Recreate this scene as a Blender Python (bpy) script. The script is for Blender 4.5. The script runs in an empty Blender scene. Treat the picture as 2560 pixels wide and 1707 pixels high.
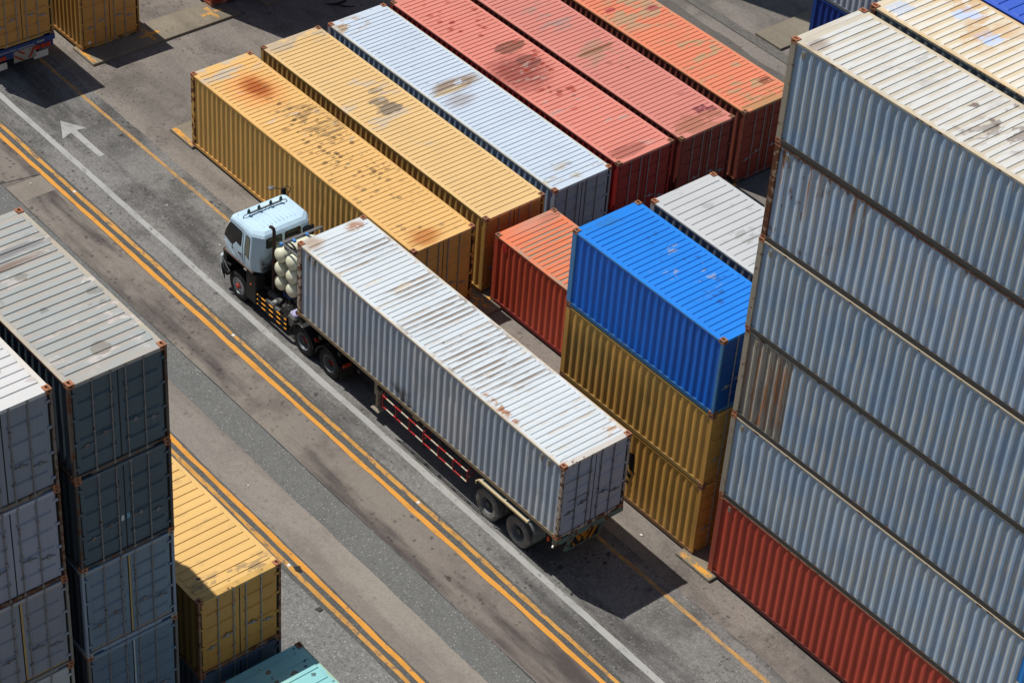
import bpy, math, random
from mathutils import Vector, Matrix
R = math.radians
scene = bpy.context.scene
col = scene.collection
rnd = random.Random(7)

# ------------------------------------------------------------------ camera
cam_d = bpy.data.cameras.new('camera')
cam = bpy.data.objects.new('camera', cam_d)
col.objects.link(cam)
cam.matrix_world = Matrix(((0.6367384, -0.5152017, 0.5736998, 56.646132),
                           (0.7685547, 0.3638824, -0.5262255, -36.414806),
                           (0.0623531, 0.7759877, 0.6276586, 46.094980),
                           (0, 0, 0, 1)))
cam_d.sensor_width = 36.0
cam_d.sensor_fit = 'HORIZONTAL'
cam_d.lens = 82.661
cam_d.clip_start = 0.5
cam_d.clip_end = 2000.0
scene.camera = cam

# ------------------------------------------------------------------ sky, sun, exposure
SUN = Vector((-0.497, -0.165, 1.0)).normalized()
elev = math.asin(SUN.z)
world = bpy.data.worlds.new('World')
scene.world = world
world.use_nodes = True
wn = world.node_tree
sky = wn.nodes.new('ShaderNodeTexSky')
sky.sky_type = 'NISHITA'
sky.sun_disc = False
sky.sun_elevation = elev
sky.sun_rotation = math.atan2(SUN.x, SUN.y)
sky.air_density = 1.2
sky.dust_density = 1.2
wn.nodes['Background'].inputs['Strength'].default_value = 0.066
wn.links.new(sky.outputs[0], wn.nodes['Background'].inputs['Color'])
sun_d = bpy.data.lights.new('sun', 'SUN')
sun_d.energy = 4.8
sun_d.angle = R(0.5)
sun_d.color = (1.0, 0.955, 0.88)
sun = bpy.data.objects.new('sun', sun_d)
col.objects.link(sun)
sun.rotation_euler = SUN.to_track_quat('Z', 'Y').to_euler()
sun.location = (0, 0, 60)
scene.view_settings.view_transform = 'Standard'
scene.view_settings.look = 'None'
scene.view_settings.exposure = -0.2
scene.view_settings.gamma = 1.0
scene.view_settings.use_curve_mapping = False

# ------------------------------------------------------------------ material helper
class Mat:
    def __init__(s, name, seed=0.0):
        s.m = bpy.data.materials.new(name)
        s.m.use_nodes = True
        s.t = s.m.node_tree
        s.b = s.t.nodes['Principled BSDF']
        tc = s.t.nodes.new('ShaderNodeTexCoord')
        s.p0 = tc.outputs['Object']
        s.p = s.vadd(s.p0, (seed * 7.31, seed * 3.77, seed * 5.13)) if seed else s.p0
        s._sep = None
    def put(s, sock, v):
        if isinstance(v, bpy.types.NodeSocket):
            s.t.links.new(v, sock)
        else:
            if sock.type == 'RGBA' and len(v) == 3:
                v = (*v, 1.0)
            sock.default_value = v
    def math(s, op, a, b=0.0, clamp=False):
        n = s.t.nodes.new('ShaderNodeMath'); n.operation = op; n.use_clamp = clamp
        s.put(n.inputs[0], a); s.put(n.inputs[1], b)
        return n.outputs[0]
    def vadd(s, a, b):
        n = s.t.nodes.new('ShaderNodeVectorMath'); n.operation = 'ADD'
        s.put(n.inputs[0], a); s.put(n.inputs[1], b)
        return n.outputs[0]
    def vmul(s, a, b):
        n = s.t.nodes.new('ShaderNodeVectorMath'); n.operation = 'MULTIPLY'
        s.put(n.inputs[0], a); s.put(n.inputs[1], b)
        return n.outputs[0]
    def xyz(s):
        if s._sep is None:
            n = s.t.nodes.new('ShaderNodeSeparateXYZ')
            s.put(n.inputs[0], s.p0)
            s._sep = n.outputs
        return s._sep
    def noise(s, scale, detail=3.0, rough=0.55, vec=None, stretch=None, dist=0.0):
        n = s.t.nodes.new('ShaderNodeTexNoise')
        v = s.p if vec is None else vec
        if stretch: v = s.vmul(v, stretch)
        s.put(n.inputs['Vector'], v)
        n.inputs['Scale'].default_value = scale
        n.inputs['Detail'].default_value = detail
        n.inputs['Roughness'].default_value = rough
        n.inputs['Distortion'].default_value = dist
        return n.outputs['Fac']
    def ramp(s, v, lo, hi):
        n = s.t.nodes.new('ShaderNodeMapRange'); n.interpolation_type = 'SMOOTHSTEP'
        s.put(n.inputs['Value'], v)
        n.inputs['From Min'].default_value = min(lo, hi)
        n.inputs['From Max'].default_value = max(lo, hi)
        if lo <= hi:
            n.inputs['To Min'].default_value = 0.0; n.inputs['To Max'].default_value = 1.0
        else:
            n.inputs['To Min'].default_value = 1.0; n.inputs['To Max'].default_value = 0.0
        return n.outputs['Result']
    def mix(s, f, a, b):
        n = s.t.nodes.new('ShaderNodeMix'); n.data_type = 'RGBA'
        s.put(n.inputs[0], f); s.put(n.inputs[6], a); s.put(n.inputs[7], b)
        return n.outputs[2]
    def mul(s, c, f):
        n = s.t.nodes.new('ShaderNodeMix'); n.data_type = 'RGBA'; n.blend_type = 'MULTIPLY'
        n.inputs[0].default_value = 1.0
        s.put(n.inputs[6], c)
        if isinstance(f, bpy.types.NodeSocket):
            cc = s.t.nodes.new('ShaderNodeCombineColor')
            for i in range(3): s.put(cc.inputs[i], f)
            f = cc.outputs[0]
        s.put(n.inputs[7], f)
        return n.outputs[2]
    def dots(s, scale, thr, r=0.3, stretch=None, seed=0.0):
        n = s.t.nodes.new('ShaderNodeTexVoronoi')
        v = s.vadd(s.p, (seed, seed * 1.7, 0.0))
        v = s.vmul(v, stretch or (1, 1, 0.0))
        w = s.t.nodes.new('ShaderNodeTexNoise'); w.inputs['Scale'].default_value = scale * 2.2
        w.inputs['Detail'].default_value = 1.0
        s.put(w.inputs['Vector'], v)
        sc = s.vmul(w.outputs['Color'], (0.45 / scale, 0.45 / scale, 0))
        s.put(n.inputs['Vector'], s.vadd(v, sc))
        n.inputs['Scale'].default_value = scale
        sp = s.t.nodes.new('ShaderNodeSeparateColor')
        s.put(sp.inputs[0], n.outputs['Color'])
        on = s.math('GREATER_THAN', sp.outputs[0], thr)
        rr = s.math('MULTIPLY', sp.outputs[1], r)
        rr = s.math('ADD', rr, r * 0.35)
        d = s.math('SUBTRACT', rr, n.outputs['Distance'])
        m = s.ramp(d, 0.0, r * 0.35)
        return s.math('MULTIPLY', m, on)
    def zone(s, cx, cy, rx, ry, rag=0.7, scale=2.0, soft=0.35, stretch=None):
        x, y, _ = s.xyz()
        a = s.math('MULTIPLY', s.math('SUBTRACT', x, cx), 1.0 / rx)
        b = s.math('MULTIPLY', s.math('SUBTRACT', y, cy), 1.0 / ry)
        d = s.math('SQRT', s.math('ADD', s.math('MULTIPLY', a, a), s.math('MULTIPLY', b, b)))
        if rag:
            nz = s.noise(scale, 4.0, 0.6, stretch=stretch)
            d = s.math('ADD', d, s.math('MULTIPLY', s.math('SUBTRACT', nz, 0.5), rag * 2.0))
        return s.ramp(d, 1.0 + soft, 1.0 - soft)
    def done(s, color, rough=0.5, metal=0.0, spec=0.35, bump=None, bstr=0.3, bdist=0.01):
        s.put(s.b.inputs['Base Color'], color)
        s.put(s.b.inputs['Roughness'], rough)
        s.b.inputs['Metallic'].default_value = metal
        s.b.inputs['Specular IOR Level'].default_value = spec
        if bump is not None:
            n = s.t.nodes.new('ShaderNodeBump')
            n.inputs['Strength'].default_value = bstr
            n.inputs['Distance'].default_value = bdist
            s.put(n.inputs['Height'], bump)
            s.t.links.new(n.outputs[0], s.b.inputs['Normal'])
        return s.m

RUST_A = (0.17, 0.060, 0.024)
RUST_B = (0.075, 0.030, 0.018)
DIRT = (0.10, 0.085, 0.07)

def rust_col(b):
    return b.mix(b.noise(9.0, 3.0), RUST_B, RUST_A)

def mat_plain(name, base, rough=0.5, metal=0.0, var=0.12, grime=0.25, seed=1.0, spec=0.35, gs=4.0):
    b = Mat(name, seed)
    n = b.noise(gs, 4.0, 0.6)
    c = b.mix(b.math('MULTIPLY', b.ramp(n, 0.48, 0.75), grime), base, tuple(v * 0.35 + d * 0.3 for v, d in zip(base, DIRT)))
    f = b.math('ADD', b.math('MULTIPLY', b.noise(1.3, 2.0), var * 2), 1.0 - var)
    return b.done(b.mul(c, f), rough, metal, spec)

def mat_frame(name, base, rust=0.4, seed=1.0, grime=0.3):
    b = Mat(name, seed)
    n = b.noise(5.0, 6.0, 0.65)
    c = b.mix(b.math('MULTIPLY', b.ramp(b.noise(2.4, 3.0, stretch=(1, 1, 0.4)), 0.5, 0.75), grime), base, DIRT)
    t = 0.72 - 0.42 * rust
    c = b.mix(b.ramp(n, t, t + 0.09), c, rust_col(b))
    return b.done(c, 0.65, 0.0, 0.25, n, 0.2, 0.006)

def mat_side(name, base, grime=0.3, rust=0.1, streak=0.0, h=2.6, seed=1.0, fade=None, patch=None, soot=None, ridge=None):
    b = Mat(name, seed)
    x, y, z = b.xyz()
    c = base
    if fade:
        c = b.mix(b.ramp(b.noise(0.9, 4.0, 0.6, stretch=(1, 1, 0.6)), 0.42, 0.68), base, fade)
    if patch:                                    # repaired panel: (x0, x1, colour)
        pm = b.math('MULTIPLY', b.math('GREATER_THAN', x, patch[0]), b.math('LESS_THAN', x, patch[1]))
        c = b.mix(pm, c, patch[2])
    st = b.ramp(b.noise(1.0, 5.0, 0.6, stretch=(7, 7, 0.45)), 0.50, 0.78)
    c = b.mix(b.math('MULTIPLY', st, grime), c, tuple(v * 0.45 + d * 0.25 for v, d in zip(base, DIRT)))
    if ridge:                                    # dust caught along the pressed edges
        rn = b.ramp(b.noise(1.6, 5.0, 0.68, stretch=(1, 1, 0.5)), 0.34, 0.60)
        yy = b.math('ABSOLUTE', b.math('SUBTRACT', b.math('ABSOLUTE', b.math('SUBTRACT', y, 1.219)), 1.189))
        rm = b.ramp(yy, 0.022, 0.002)
        c = b.mix(b.math('MULTIPLY', b.math('MULTIPLY', rm, rn), 0.75), c, ridge)
    n = b.noise(3.2, 7.0, 0.68)
    t = 0.74 - 0.30 * rust
    rm = b.ramp(n, t, t + 0.06)
    rc = rust_col(b)
    if streak > 0:
        lim = b.ramp(x, 6.0, 1.5)
        s2 = b.noise(1.0, 3.0, 0.5, stretch=(5.5, 0.0, 0.0))
        s4 = b.noise(1.0, 5.0, 0.7, stretch=(14, 14, 1.3))
        edge = b.ramp(b.math('ADD', z, b.math('MULTIPLY', b.math('SUBTRACT', s2, 0.5), 3.2)), h - 1.9, h + 0.3)
        sm = b.math('MULTIPLY', b.ramp(s2, 0.555, 0.61), b.ramp(s4, 0.36, 0.52))
        sm = b.math('MULTIPLY', sm, b.math('MULTIPLY', edge, lim))
        low = b.math('MULTIPLY', b.ramp(b.noise(3.0, 6.0, 0.7, stretch=(1, 1, 0.5)), 0.56, 0.64), b.ramp(x, 3.4, 0.4))
        e2 = b.math('MULTIPLY', b.ramp(z, h - 0.30, h - 0.09), b.ramp(b.noise(5.0, 5.0, 0.7, stretch=(1, 1, 0.3)), 0.50, 0.6))
        c = b.mix(b.math('MULTIPLY', sm, min(1.0, streak * 1.3)), c, b.mix(b.noise(7.0, 2.0), (0.40, 0.17, 0.06), (0.20, 0.075, 0.03)))
        rm = b.math('MAXIMUM', rm, b.math('MULTIPLY', b.math('MAXIMUM', b.math('MULTIPLY', low, 0.8), e2), min(1.0, streak * 1.3)))
    if patch:
        s3 = b.noise(1.0, 5.0, 0.65, stretch=(8, 8, 0.55))
        m3 = b.math('MULTIPLY', pm, b.ramp(s3, 0.52, 0.60))
        c = b.mix(b.math('MULTIPLY', m3, 0.9), c, (0.36, 0.14, 0.05))
    c = b.mix(rm, c, rc)
    if soot:
        sm = b.ramp(b.math('ADD', b.noise(2.6, 5.0, 0.65), b.math('MULTIPLY', b.math('ABSOLUTE', b.math('SUBTRACT', x, soot[0])), -1.0 / soot[1])), 0.32, 0.5)
        sm = b.math('MULTIPLY', sm, b.ramp(z, soot[2], soot[2] * 0.4))
        c = b.mix(b.math('MULTIPLY', sm, 0.8), c, (0.025, 0.022, 0.02))
    f = b.math('ADD', b.math('MULTIPLY', b.noise(0.7, 3.0), 0.24), 0.88)
    return b.done(b.mul(c, f), 0.5, 0.0, 0.3, b.noise(1.6, 3.0), 0.25, 0.03)

def mat_roof(name, base, L, h, seed=1.0, border=None, valley=None, layers=(), rust=0.12, fade=None, scuff=0.25):
    """layers: (kind, params..., colour, strength)"""
    b = Mat(name, seed)
    x, y, z = b.xyz()
    c = base
    if fade:
        c = b.mix(b.ramp(b.noise(0.8, 5.0, 0.6, stretch=(1, 0.5, 1)), 0.4, 0.66), base, fade)
    for (vcol, amt, zones) in ([valley] if isinstance(valley, tuple) else (valley or [])):   # paint worn off between the ribs
        vm = b.ramp(z, h - 0.013, h - 0.025)
        if zones:
            zm = None
            for zz in zones:
                k = b.zone(*zz, rag=0.8, scale=1.2, soft=0.5, stretch=(2.0, 0.6, 1))
                zm = k if zm is None else b.math('MAXIMUM', zm, k)
            vm = b.math('MULTIPLY', vm, zm)
        vm = b.math('MULTIPLY', vm, b.ramp(b.noise(1.6, 6.0, 0.68, stretch=(2.6, 0.42, 1)), 0.58 - amt * 0.32, 0.68 - amt * 0.2))
        c = b.mix(vm, c, vcol)
    if border:
        bc, wid, amt = border
        ed = b.math('MINIMUM', y, b.math('SUBTRACT', 2.438, y))
        e = b.math('ADD', ed, b.math('MULTIPLY', b.math('SUBTRACT', b.noise(2.2, 4.0, 0.65), 0.5), wid * 2.2))
        c = b.mix(b.math('MULTIPLY', b.ramp(e, wid, wid * 0.35), amt), c, bc)
    sc = b.ramp(b.noise(1.0, 6.0, 0.7, stretch=(7.0, 1.1, 1)), 0.57, 0.72)
    c = b.mix(b.math('MULTIPLY', sc, scuff), c, tuple(v * 0.5 + d for v, d in zip(base, (0.10, 0.09, 0.085))))
    for ly in layers:
        kind = ly[0]
        if kind == 'patch':                       # ('patch', cx,cy,rx,ry, colour, strength)
            m = b.zone(*ly[1:5], rag=0.75, scale=2.4, soft=0.12, stretch=(1.6, 0.7, 1))
        elif kind == 'soft':
            m = b.zone(*ly[1:5], rag=0.65, scale=2.8, soft=0.6, stretch=(1.9, 0.6, 1))
        elif kind == 'dots':                      # ('dots', cx,cy,rx,ry, colour, strength, scale, thr)
            m = b.math('MULTIPLY', b.zone(*ly[1:5], rag=0.5, scale=0.9, soft=0.4), b.dots(ly[7], ly[8], 0.34, (1, 0.8, 0), ly[1]))
        elif kind == 'flake':                     # ('flake', cx,cy,rx,ry, colour, strength, scale, thr)
            m = b.math('MULTIPLY', b.zone(*ly[1:5], rag=0.5, scale=0.9, soft=0.4),
                       b.ramp(b.noise(ly[7], 6.0, 0.62, stretch=(1.3, 0.55, 1)), ly[8], ly[8] + 0.025))
        elif kind == 'bar':                       # ('bar', x0,x1,y0,y1, colour, strength)
            m = None
            for (s0, lo, hi) in ((x, ly[1], ly[2]), (y, ly[3], ly[4])):
                k = b.math('MULTIPLY', b.math('GREATER_THAN', s0, lo), b.math('LESS_THAN', s0, hi))
                m = k if m is None else b.math('MULTIPLY', m, k)
            m = b.math('MULTIPLY', m, b.ramp(b.noise(6.0, 3.0), 0.35, 0.42))
        c = b.mix(b.math('MULTIPLY', m, ly[6]), c, ly[5])
    t = 0.76 - 0.26 * rust
    sp = b.ramp(b.noise(6.5, 7.0, 0.72), t, t + 0.05)
    c = b.mix(sp, c, rust_col(b))
    sp2 = b.dots(3.3, 0.93, 0.10, (1, 1, 0), 3.0)
    c = b.mix(b.math('MULTIPLY', sp2, 0.7), c, (0.07, 0.06, 0.055))
    f = b.math('ADD', b.math('MULTIPLY', b.noise(0.9, 3.0), 0.18), 0.91)
    return b.done(b.mul(c, f), 0.55, 0.0, 0.25, b.noise(1.4, 2.0), 0.15, 0.02)

def mat_ground(name, base, speck=0.3, band=0.25, blot=0.5, white=0.0, seed=1.0, stain=(0.075, 0.068, 0.062), tone=None, blot_scale=4.0):
    b = Mat(name, seed)
    c = base
    if tone:
        c = b.mix(b.ramp(b.noise(0.22, 5.0, 0.6, stretch=(0.6, 1.2, 1)), 0.38, 0.66), base, tone)
    bn = b.noise(1.0, 5.0, 0.62, stretch=(0.16, 0.95, 1))
    c = b.mix(b.math('MULTIPLY', b.ramp(bn, 0.45, 0.68), band), c, stain)
    bl = b.noise(0.55, 6.0, 0.66)
    c = b.mix(b.math('MULTIPLY', b.ramp(bl, 0.48, 0.66), blot * 0.62), c, stain)
    d = b.dots(blot_scale, 0.52, 0.25, (1, 1, 0), 1.3)
    d2 = b.dots(blot_scale * 2.1, 0.40, 0.32, (1, 1, 0), 5.1)
    dens = b.ramp(b.noise(0.30, 4.0, 0.6), 0.36, 0.58)
    c = b.mix(b.math('MULTIPLY', b.math('MULTIPLY', b.math('MAXIMUM', d, b.math('MULTIPLY', d2, 0.9)), dens), b.math('MULTIPLY', b.noise(3.0, 2.0), blot * 1.5)), c, tuple(v * 0.42 for v in stain))
    s1 = b.noise(17.0, 3.0, 0.75)
    s2 = b.noise(5.5, 4.0, 0.7)
    f = b.math('ADD', b.math('MULTIPLY', b.math('SUBTRACT', s1, 0.5), speck * 4.4), 1.0)
    f = b.math('ADD', f, b.math('MULTIPLY', b.math('SUBTRACT', s2, 0.5), speck * 1.7))
    f = b.math('MAXIMUM', f, 0.25)
    c = b.mul(c, f)
    if white:
        v = b.t.nodes.new('ShaderNodeTexVoronoi')
        b.put(v.inputs['Vector'], b.p); v.inputs['Scale'].default_value = 13.0
        sp = b.t.nodes.new('ShaderNodeSeparateColor'); b.put(sp.inputs[0], v.outputs['Color'])
        wm = b.math('MULTIPLY', b.math('GREATER_THAN', sp.outputs[0], 0.80), b.ramp(v.outputs['Distance'], 0.34, 0.16))
        c = b.mix(b.math('MULTIPLY', wm, white), c, (0.5, 0.5, 0.49))
    return b.done(c, 0.85, 0.0, 0.25, s1, 0.35, 0.012)

def mat_line(name, base, under, wear=0.4, seed=1.0, soft=0.10):
    b = Mat(name, seed)
    n = b.noise(5.0, 7.0, 0.72, stretch=(0.7, 1.3, 1))
    t = 0.70 - 0.26 * wear
    m = b.ramp(n, t, t + soft)
    c = b.mix(m, base, under)
    lg = b.ramp(b.noise(0.8, 4.0, 0.6), 0.45, 0.7)
    c = b.mix(b.math('MULTIPLY', lg, 0.38), c, tuple(v * 0.55 for v in base))
    c = b.mul(c, b.math('ADD', b.math('MULTIPLY', b.noise(40.0, 2.0), 0.4), 0.8))
    return b.done(c, 0.75, 0.0, 0.25)

def mat_stripe(name, c1, c2, axis, period, duty=0.5, off=0.0, rough=0.5, chip=0.2, diag=0.0):
    b = Mat(name, 2.0)
    x, y, z = b.xyz()
    s = (x, y, z)[axis]
    if diag:
        s = b.math('ADD', s, b.math('MULTIPLY', z, diag))
    f = b.math('FRACT', b.math('MULTIPLY', b.math('ADD', s, off + 50 * period), 1.0 / period))
    m = b.math('LESS_THAN', f, duty)
    c = b.mix(m, c2, c1)
    c = b.mix(b.math('MULTIPLY', b.ramp(b.noise(12.0, 5.0, 0.7), 0.56, 0.66), chip * 2), c, (0.14, 0.10, 0.08))
    return b.done(c, rough)

# ------------------------------------------------------------------ mesh helper
class MB:
    def __init__(s): s.v = []; s.f = []
    def add(s, vs, fs):
        o = len(s.v); s.v += [tuple(p) for p in vs]; s.f += [tuple(i + o for i in f) for f in fs]
    def box(s, x0, x1, y0, y1, z0, z1):
        s.add([(x0, y0, z0), (x1, y0, z0), (x1, y1, z0), (x0, y1, z0), (x0, y0, z1), (x1, y0, z1), (x1, y1, z1), (x0, y1, z1)],
              [(0, 3, 2, 1), (4, 5, 6, 7), (0, 1, 5, 4), (1, 2, 6, 5), (2, 3, 7, 6), (3, 0, 4, 7)])
    def cbox(s, x0, x1, y0, y1, z0, z1, c=0.01):
        """box with chamfered vertical and top edges"""
        lo = [(x0 + c, y0), (x1 - c, y0), (x1, y0 + c), (x1, y1 - c), (x1 - c, y1), (x0 + c, y1), (x0, y1 - c), (x0, y0 + c)]
        up = [(min(max(a, x0 + c), x1 - c), min(max(b_, y0 + c), y1 - c)) for a, b_ in lo]
        vs = [(a, b_, z0) for a, b_ in lo] + [(a, b_, z1 - c) for a, b_ in lo] + [(a, b_, z1) for a, b_ in up]
        fs = [tuple(range(7, -1, -1))]
        for k in range(2):
            for i in range(8):
                j = (i + 1) % 8
                fs.append((k * 8 + i, k * 8 + j, k * 8 + 8 + j, k * 8 + 8 + i))
        fs.append(tuple(range(16, 24)))
        s.add(vs, fs)
    def prism(s, poly, axis, a, b):
        """poly of 2-D points extruded along axis (0,1,2) from a to b"""
        def P(q, t):
            return [(t, q[0], q[1]), (q[0], t, q[1]), (q[0], q[1], t)][axis]
        n = len(poly)
        s.add([P(q, a) for q in poly] + [P(q, b) for q in poly],
              [tuple(range(n - 1, -1, -1)), tuple(range(n, 2 * n))] + [(i, (i + 1) % n, n + (i + 1) % n, n + i) for i in range(n)])
    def tube(s, pts, r, seg=8, cap=True):
        pts = [Vector(p) for p in pts]
        rs = r if isinstance(r, (list, tuple)) else [r] * len(pts)
        rings = []
        for i, p in enumerate(pts):
            d = (pts[min(i + 1, len(pts) - 1)] - pts[max(i - 1, 0)]).normalized()
            a = Vector((0, 0, 1)) if abs(d.z) < 0.9 else Vector((1, 0, 0))
            u = d.cross(a).normalized(); w = d.cross(u).normalized()
            rings.append([p + (u * math.cos(t) + w * math.sin(t)) * rs[i] for t in [2 * math.pi * k / seg for k in range(seg)]])
        vs = [v for rg in rings for v in rg]
        fs = []
        for i in range(len(pts) - 1):
            for k in range(seg):
                j = (k + 1) % seg
                fs.append((i * seg + k, i * seg + j, (i + 1) * seg + j, (i + 1) * seg + k))
        if cap:
            fs.append(tuple(range(seg - 1, -1, -1))); fs.append(tuple(range((len(pts) - 1) * seg, len(pts) * seg)))
        s.add(vs, fs)
    def lathe(s, prof, c, axis=1, seg=32, flip=1, closed=False):
        """prof: (r, t) along axis through centre c"""
        n = len(prof); vs = []
        for k in range(seg):
            a = 2 * math.pi * k / seg
            for (r, t) in prof:
                u, w = r * math.cos(a), r * math.sin(a)
                q = [(t * flip, u, w), (u, t * flip, w), (u, w, t * flip)][axis]
                vs.append((c[0] + q[0], c[1] + q[1], c[2] + q[2]))
        fs = []
        for k in range(seg):
            j = (k + 1) % seg
            for i in range(n - 1 + (1 if closed else 0)):
                i2 = (i + 1) % n
                fs.append((k * n + i, k * n + i2, j * n + i2, j * n + i))
        s.add(vs, fs)
    def pocket(s, P, us, ws, depth, slope=0.0):
        """panel on a plane: P(u,w,d) maps to 3-D, us=(u0,u1), ws = panel w range; pockets = list of (ua,ub,wa,wb)"""
        (u0, u1), (w0, w1), pk = us, ws[:2], ws[2]
        pk = sorted(pk, key=lambda q: q[2])
        cur = w0
        def quad(a, b, c, d): s.add([a, b, c, d], [(0, 1, 2, 3)])
        def rect(ua, ub, wa, wb, d=0.0):
            if ub - ua > 1e-6 and wb - wa > 1e-6:
                quad(P(ua, wa, d), P(ub, wa, d), P(ub, wb, d), P(ua, wb, d))
        for (ua, ub, wa, wb) in pk:
            rect(u0, u1, cur, wa)
            rect(u0, ua, wa, wb); rect(ub, u1, wa, wb)
            ia, ib, ja, jb = ua + slope, ub - slope, wa + slope, wb - slope
            quad(P(ua, wa, 0), P(ub, wa, 0), P(ib, ja, depth), P(ia, ja, depth))
            quad(P(ub, wa, 0), P(ub, wb, 0), P(ib, jb, depth), P(ib, ja, depth))
            quad(P(ub, wb, 0), P(ua, wb, 0), P(ia, jb, depth), P(ib, jb, depth))
            quad(P(ua, wb, 0), P(ua, wa, 0), P(ia, ja, depth), P(ia, jb, depth))
            rect(ia, ib, ja, jb, depth)
            cur = wb
        rect(u0, u1, cur, w1)
    def mesh(s, name, smooth=0.0):
        me = bpy.data.meshes.new(name)
        me.from_pydata(s.v, [], s.f)
        me.update()
        import bmesh
        bm = bmesh.new(); bm.from_mesh(me)
        bmesh.ops.remove_doubles(bm, verts=bm.verts, dist=1e-5)
        bmesh.ops.recalc_face_normals(bm, faces=bm.faces)
        if smooth:
            for f in bm.faces: f.smooth = True
            for e in bm.edges:
                if len(e.link_faces) == 2 and e.calc_face_angle(0.0) > R(smooth): e.smooth = False
        bm.to_mesh(me); bm.free()
        return me

def obj(name, me, mat=None, parent=None, loc=None):
    if isinstance(me, MB): me = me.mesh(name)
    o = bpy.data.objects.new(name, me)
    col.objects.link(o)
    if mat is not None:
        if not me.materials: me.materials.append(None)
        o.material_slots[0].link = 'OBJECT'
        o.material_slots[0].material = mat
    if parent is not None: o.parent = parent
    if loc is not None: o.location = loc
    return o
def tag(o, label=None, cat=None, group=None, kind=None):
    if label: o['label'] = label
    if cat: o['category'] = cat
    if group: o['group'] = group
    if kind: o['kind'] = kind
    return o
def thing(name, label, cat, loc=(0, 0, 0), rz=0.0, group=None):
    o = bpy.data.objects.new(name, None)
    col.objects.link(o)
    o.empty_display_size = 0.3
    o.location = loc; o.rotation_euler = (0, 0, rz)
    return tag(o, label, cat, group)
def struct(name, me, mat):
    return tag(obj(name, me, mat), kind='structure')

# ------------------------------------------------------------------ shipping containers
W = 2.438
_mc = {}
def cached(key, fn):
    if key not in _mc: _mc[key] = fn()
    return _mc[key]

def corr_profile(L, x0, x1, pitch=0.278, yo=0.012, yi=0.048):
    pts = [(x0, yi), (x0 + 0.03, yi)]
    n = int((x1 - x0 - 0.08) // pitch)
    off = (x1 - x0 - n * pitch) / 2 + x0
    a, b_ = pitch * 0.235, pitch * 0.265
    for k in range(n):
        p = off + k * pitch
        pts += [(p + b_ * 0.5, yi), (p + b_ * 1.5, yo), (p + b_ * 1.5 + a, yo), (p + b_ * 2.5 + a, yi)]
    pts += [(x1 - 0.03, yi), (x1, yi)]
    return pts
def corr_y(L, x, x0=0.17, pitch=0.278, yo=0.012, yi=0.048):
    pr = corr_profile(L, 0.17, L - 0.09)
    for (a, ya), (b_, yb) in zip(pr, pr[1:]):
        if a <= x <= b_ and b_ > a: return ya + (yb - ya) * (x - a) / (b_ - a)
    return yi

def me_side(L, h, right, var=0):
    def fn():
        m = MB(); pr = corr_profile(L, 0.17, L - 0.09)
        r2 = random.Random(var * 17 + (5 if right else 0) + int(L))
        z0, z1 = 0.134, h - 0.08
        rows = 6
        dents = [(r2.uniform(0.6, L - 0.6), r2.uniform(0.4, h - 0.4), r2.uniform(0.25, 0.7), r2.uniform(-0.010, 0.016)) for _ in range(int(L * 1.3))]
        vs = []
        for (x, y) in pr:
            lean = r2.uniform(-0.005, 0.005)
            for k in range(rows + 1):
                z = z0 + (z1 - z0) * k / rows
                edge = math.sin(math.pi * k / rows)
                d = sum(a * math.exp(-((x - cx) ** 2 + (z - cz) ** 2) / (s * s)) for cx, cz, s, a in dents) * edge
                yy = max(0.006, y + d + r2.uniform(-.0015, .0015) * edge)
                vs.append((x + lean * edge, W - yy if right else yy, z))
        n = rows + 1
        m.add(vs, [(i * n + k, (i + 1) * n + k, (i + 1) * n + k + 1, i * n + k + 1) for i in range(len(pr) - 1) for k in range(rows)])
        return m.mesh('side_panel')
    return cached(('side', L, h, right, var), fn)

def me_roof(L, h, pitch, wid, amp=0.022):
    def fn():
        m = MB(); r2 = random.Random(int(L * 100 + pitch * 1000))
        zs = h - 0.030
        # slightly uneven sheet
        n = int(L / 0.6); nx = [0.18 + (L - 0.36) * i / n for i in range(n + 1)]
        ny = [0.003, 0.40, 0.81, 1.219, 1.63, 2.04, W - 0.003]
        vs = [(x, y, zs) for x in nx for y in ny]
        k = len(ny)
        m.add(vs, [(i * k + j, (i + 1) * k + j, (i + 1) * k + j + 1, i * k + j + 1) for i in range(n) for j in range(k - 1)])
        cnt = int((L - 0.36 - 0.26) / pitch) + 1
        st = (L - (cnt - 1) * pitch) / 2
        for q in range(cnt):
            xc = st + q * pitch
            y0, y1 = 0.115 + r2.uniform(-.012, .012), W - 0.115 + r2.uniform(-.012, .012)
            zt = zs + amp + r2.uniform(-.002, .002)
            a = wid / 2
            zb = zs - 0.004
            vs = [(xc - a - .032, y0, zb), (xc + a + .006, y0, zb), (xc + a + .006, y1, zb), (xc - a - .032, y1, zb),
                  (xc - a, y0 + .03, zt), (xc + a, y0 + .03, zt), (xc + a, y1 - .03, zt), (xc - a, y1 - .03, zt)]
            m.add(vs, [(4, 5, 6, 7), (0, 1, 5, 4), (1, 2, 6, 5), (2, 3, 7, 6), (3, 0, 4, 7)])
        return m.mesh('roof')
    return cached(('roof', L, h, pitch, wid), fn)

def me_front(h):
    def fn():
        m = MB(); z0, z1 = 0.13, h - 0.10
        pr = []; y = 0.12
        while y < W - 0.2:
            pr += [(y, 0.05), (y + .05, 0.05), (y + .10, 0.01), (y + .16, 0.01), (y + .21, 0.05)]; y += 0.252
        pr.append((W - 0.12, 0.05))
        vs = []
        for (yy, x) in pr: vs += [(x, yy, z0), (x, yy, z1)]
        m.add(vs, [(2 * i, 2 * i + 2, 2 * i + 3, 2 * i + 1) for i in range(len(pr) - 1)])
        return m.mesh('front_wall')
    return cached(('front', h), fn)

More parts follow.
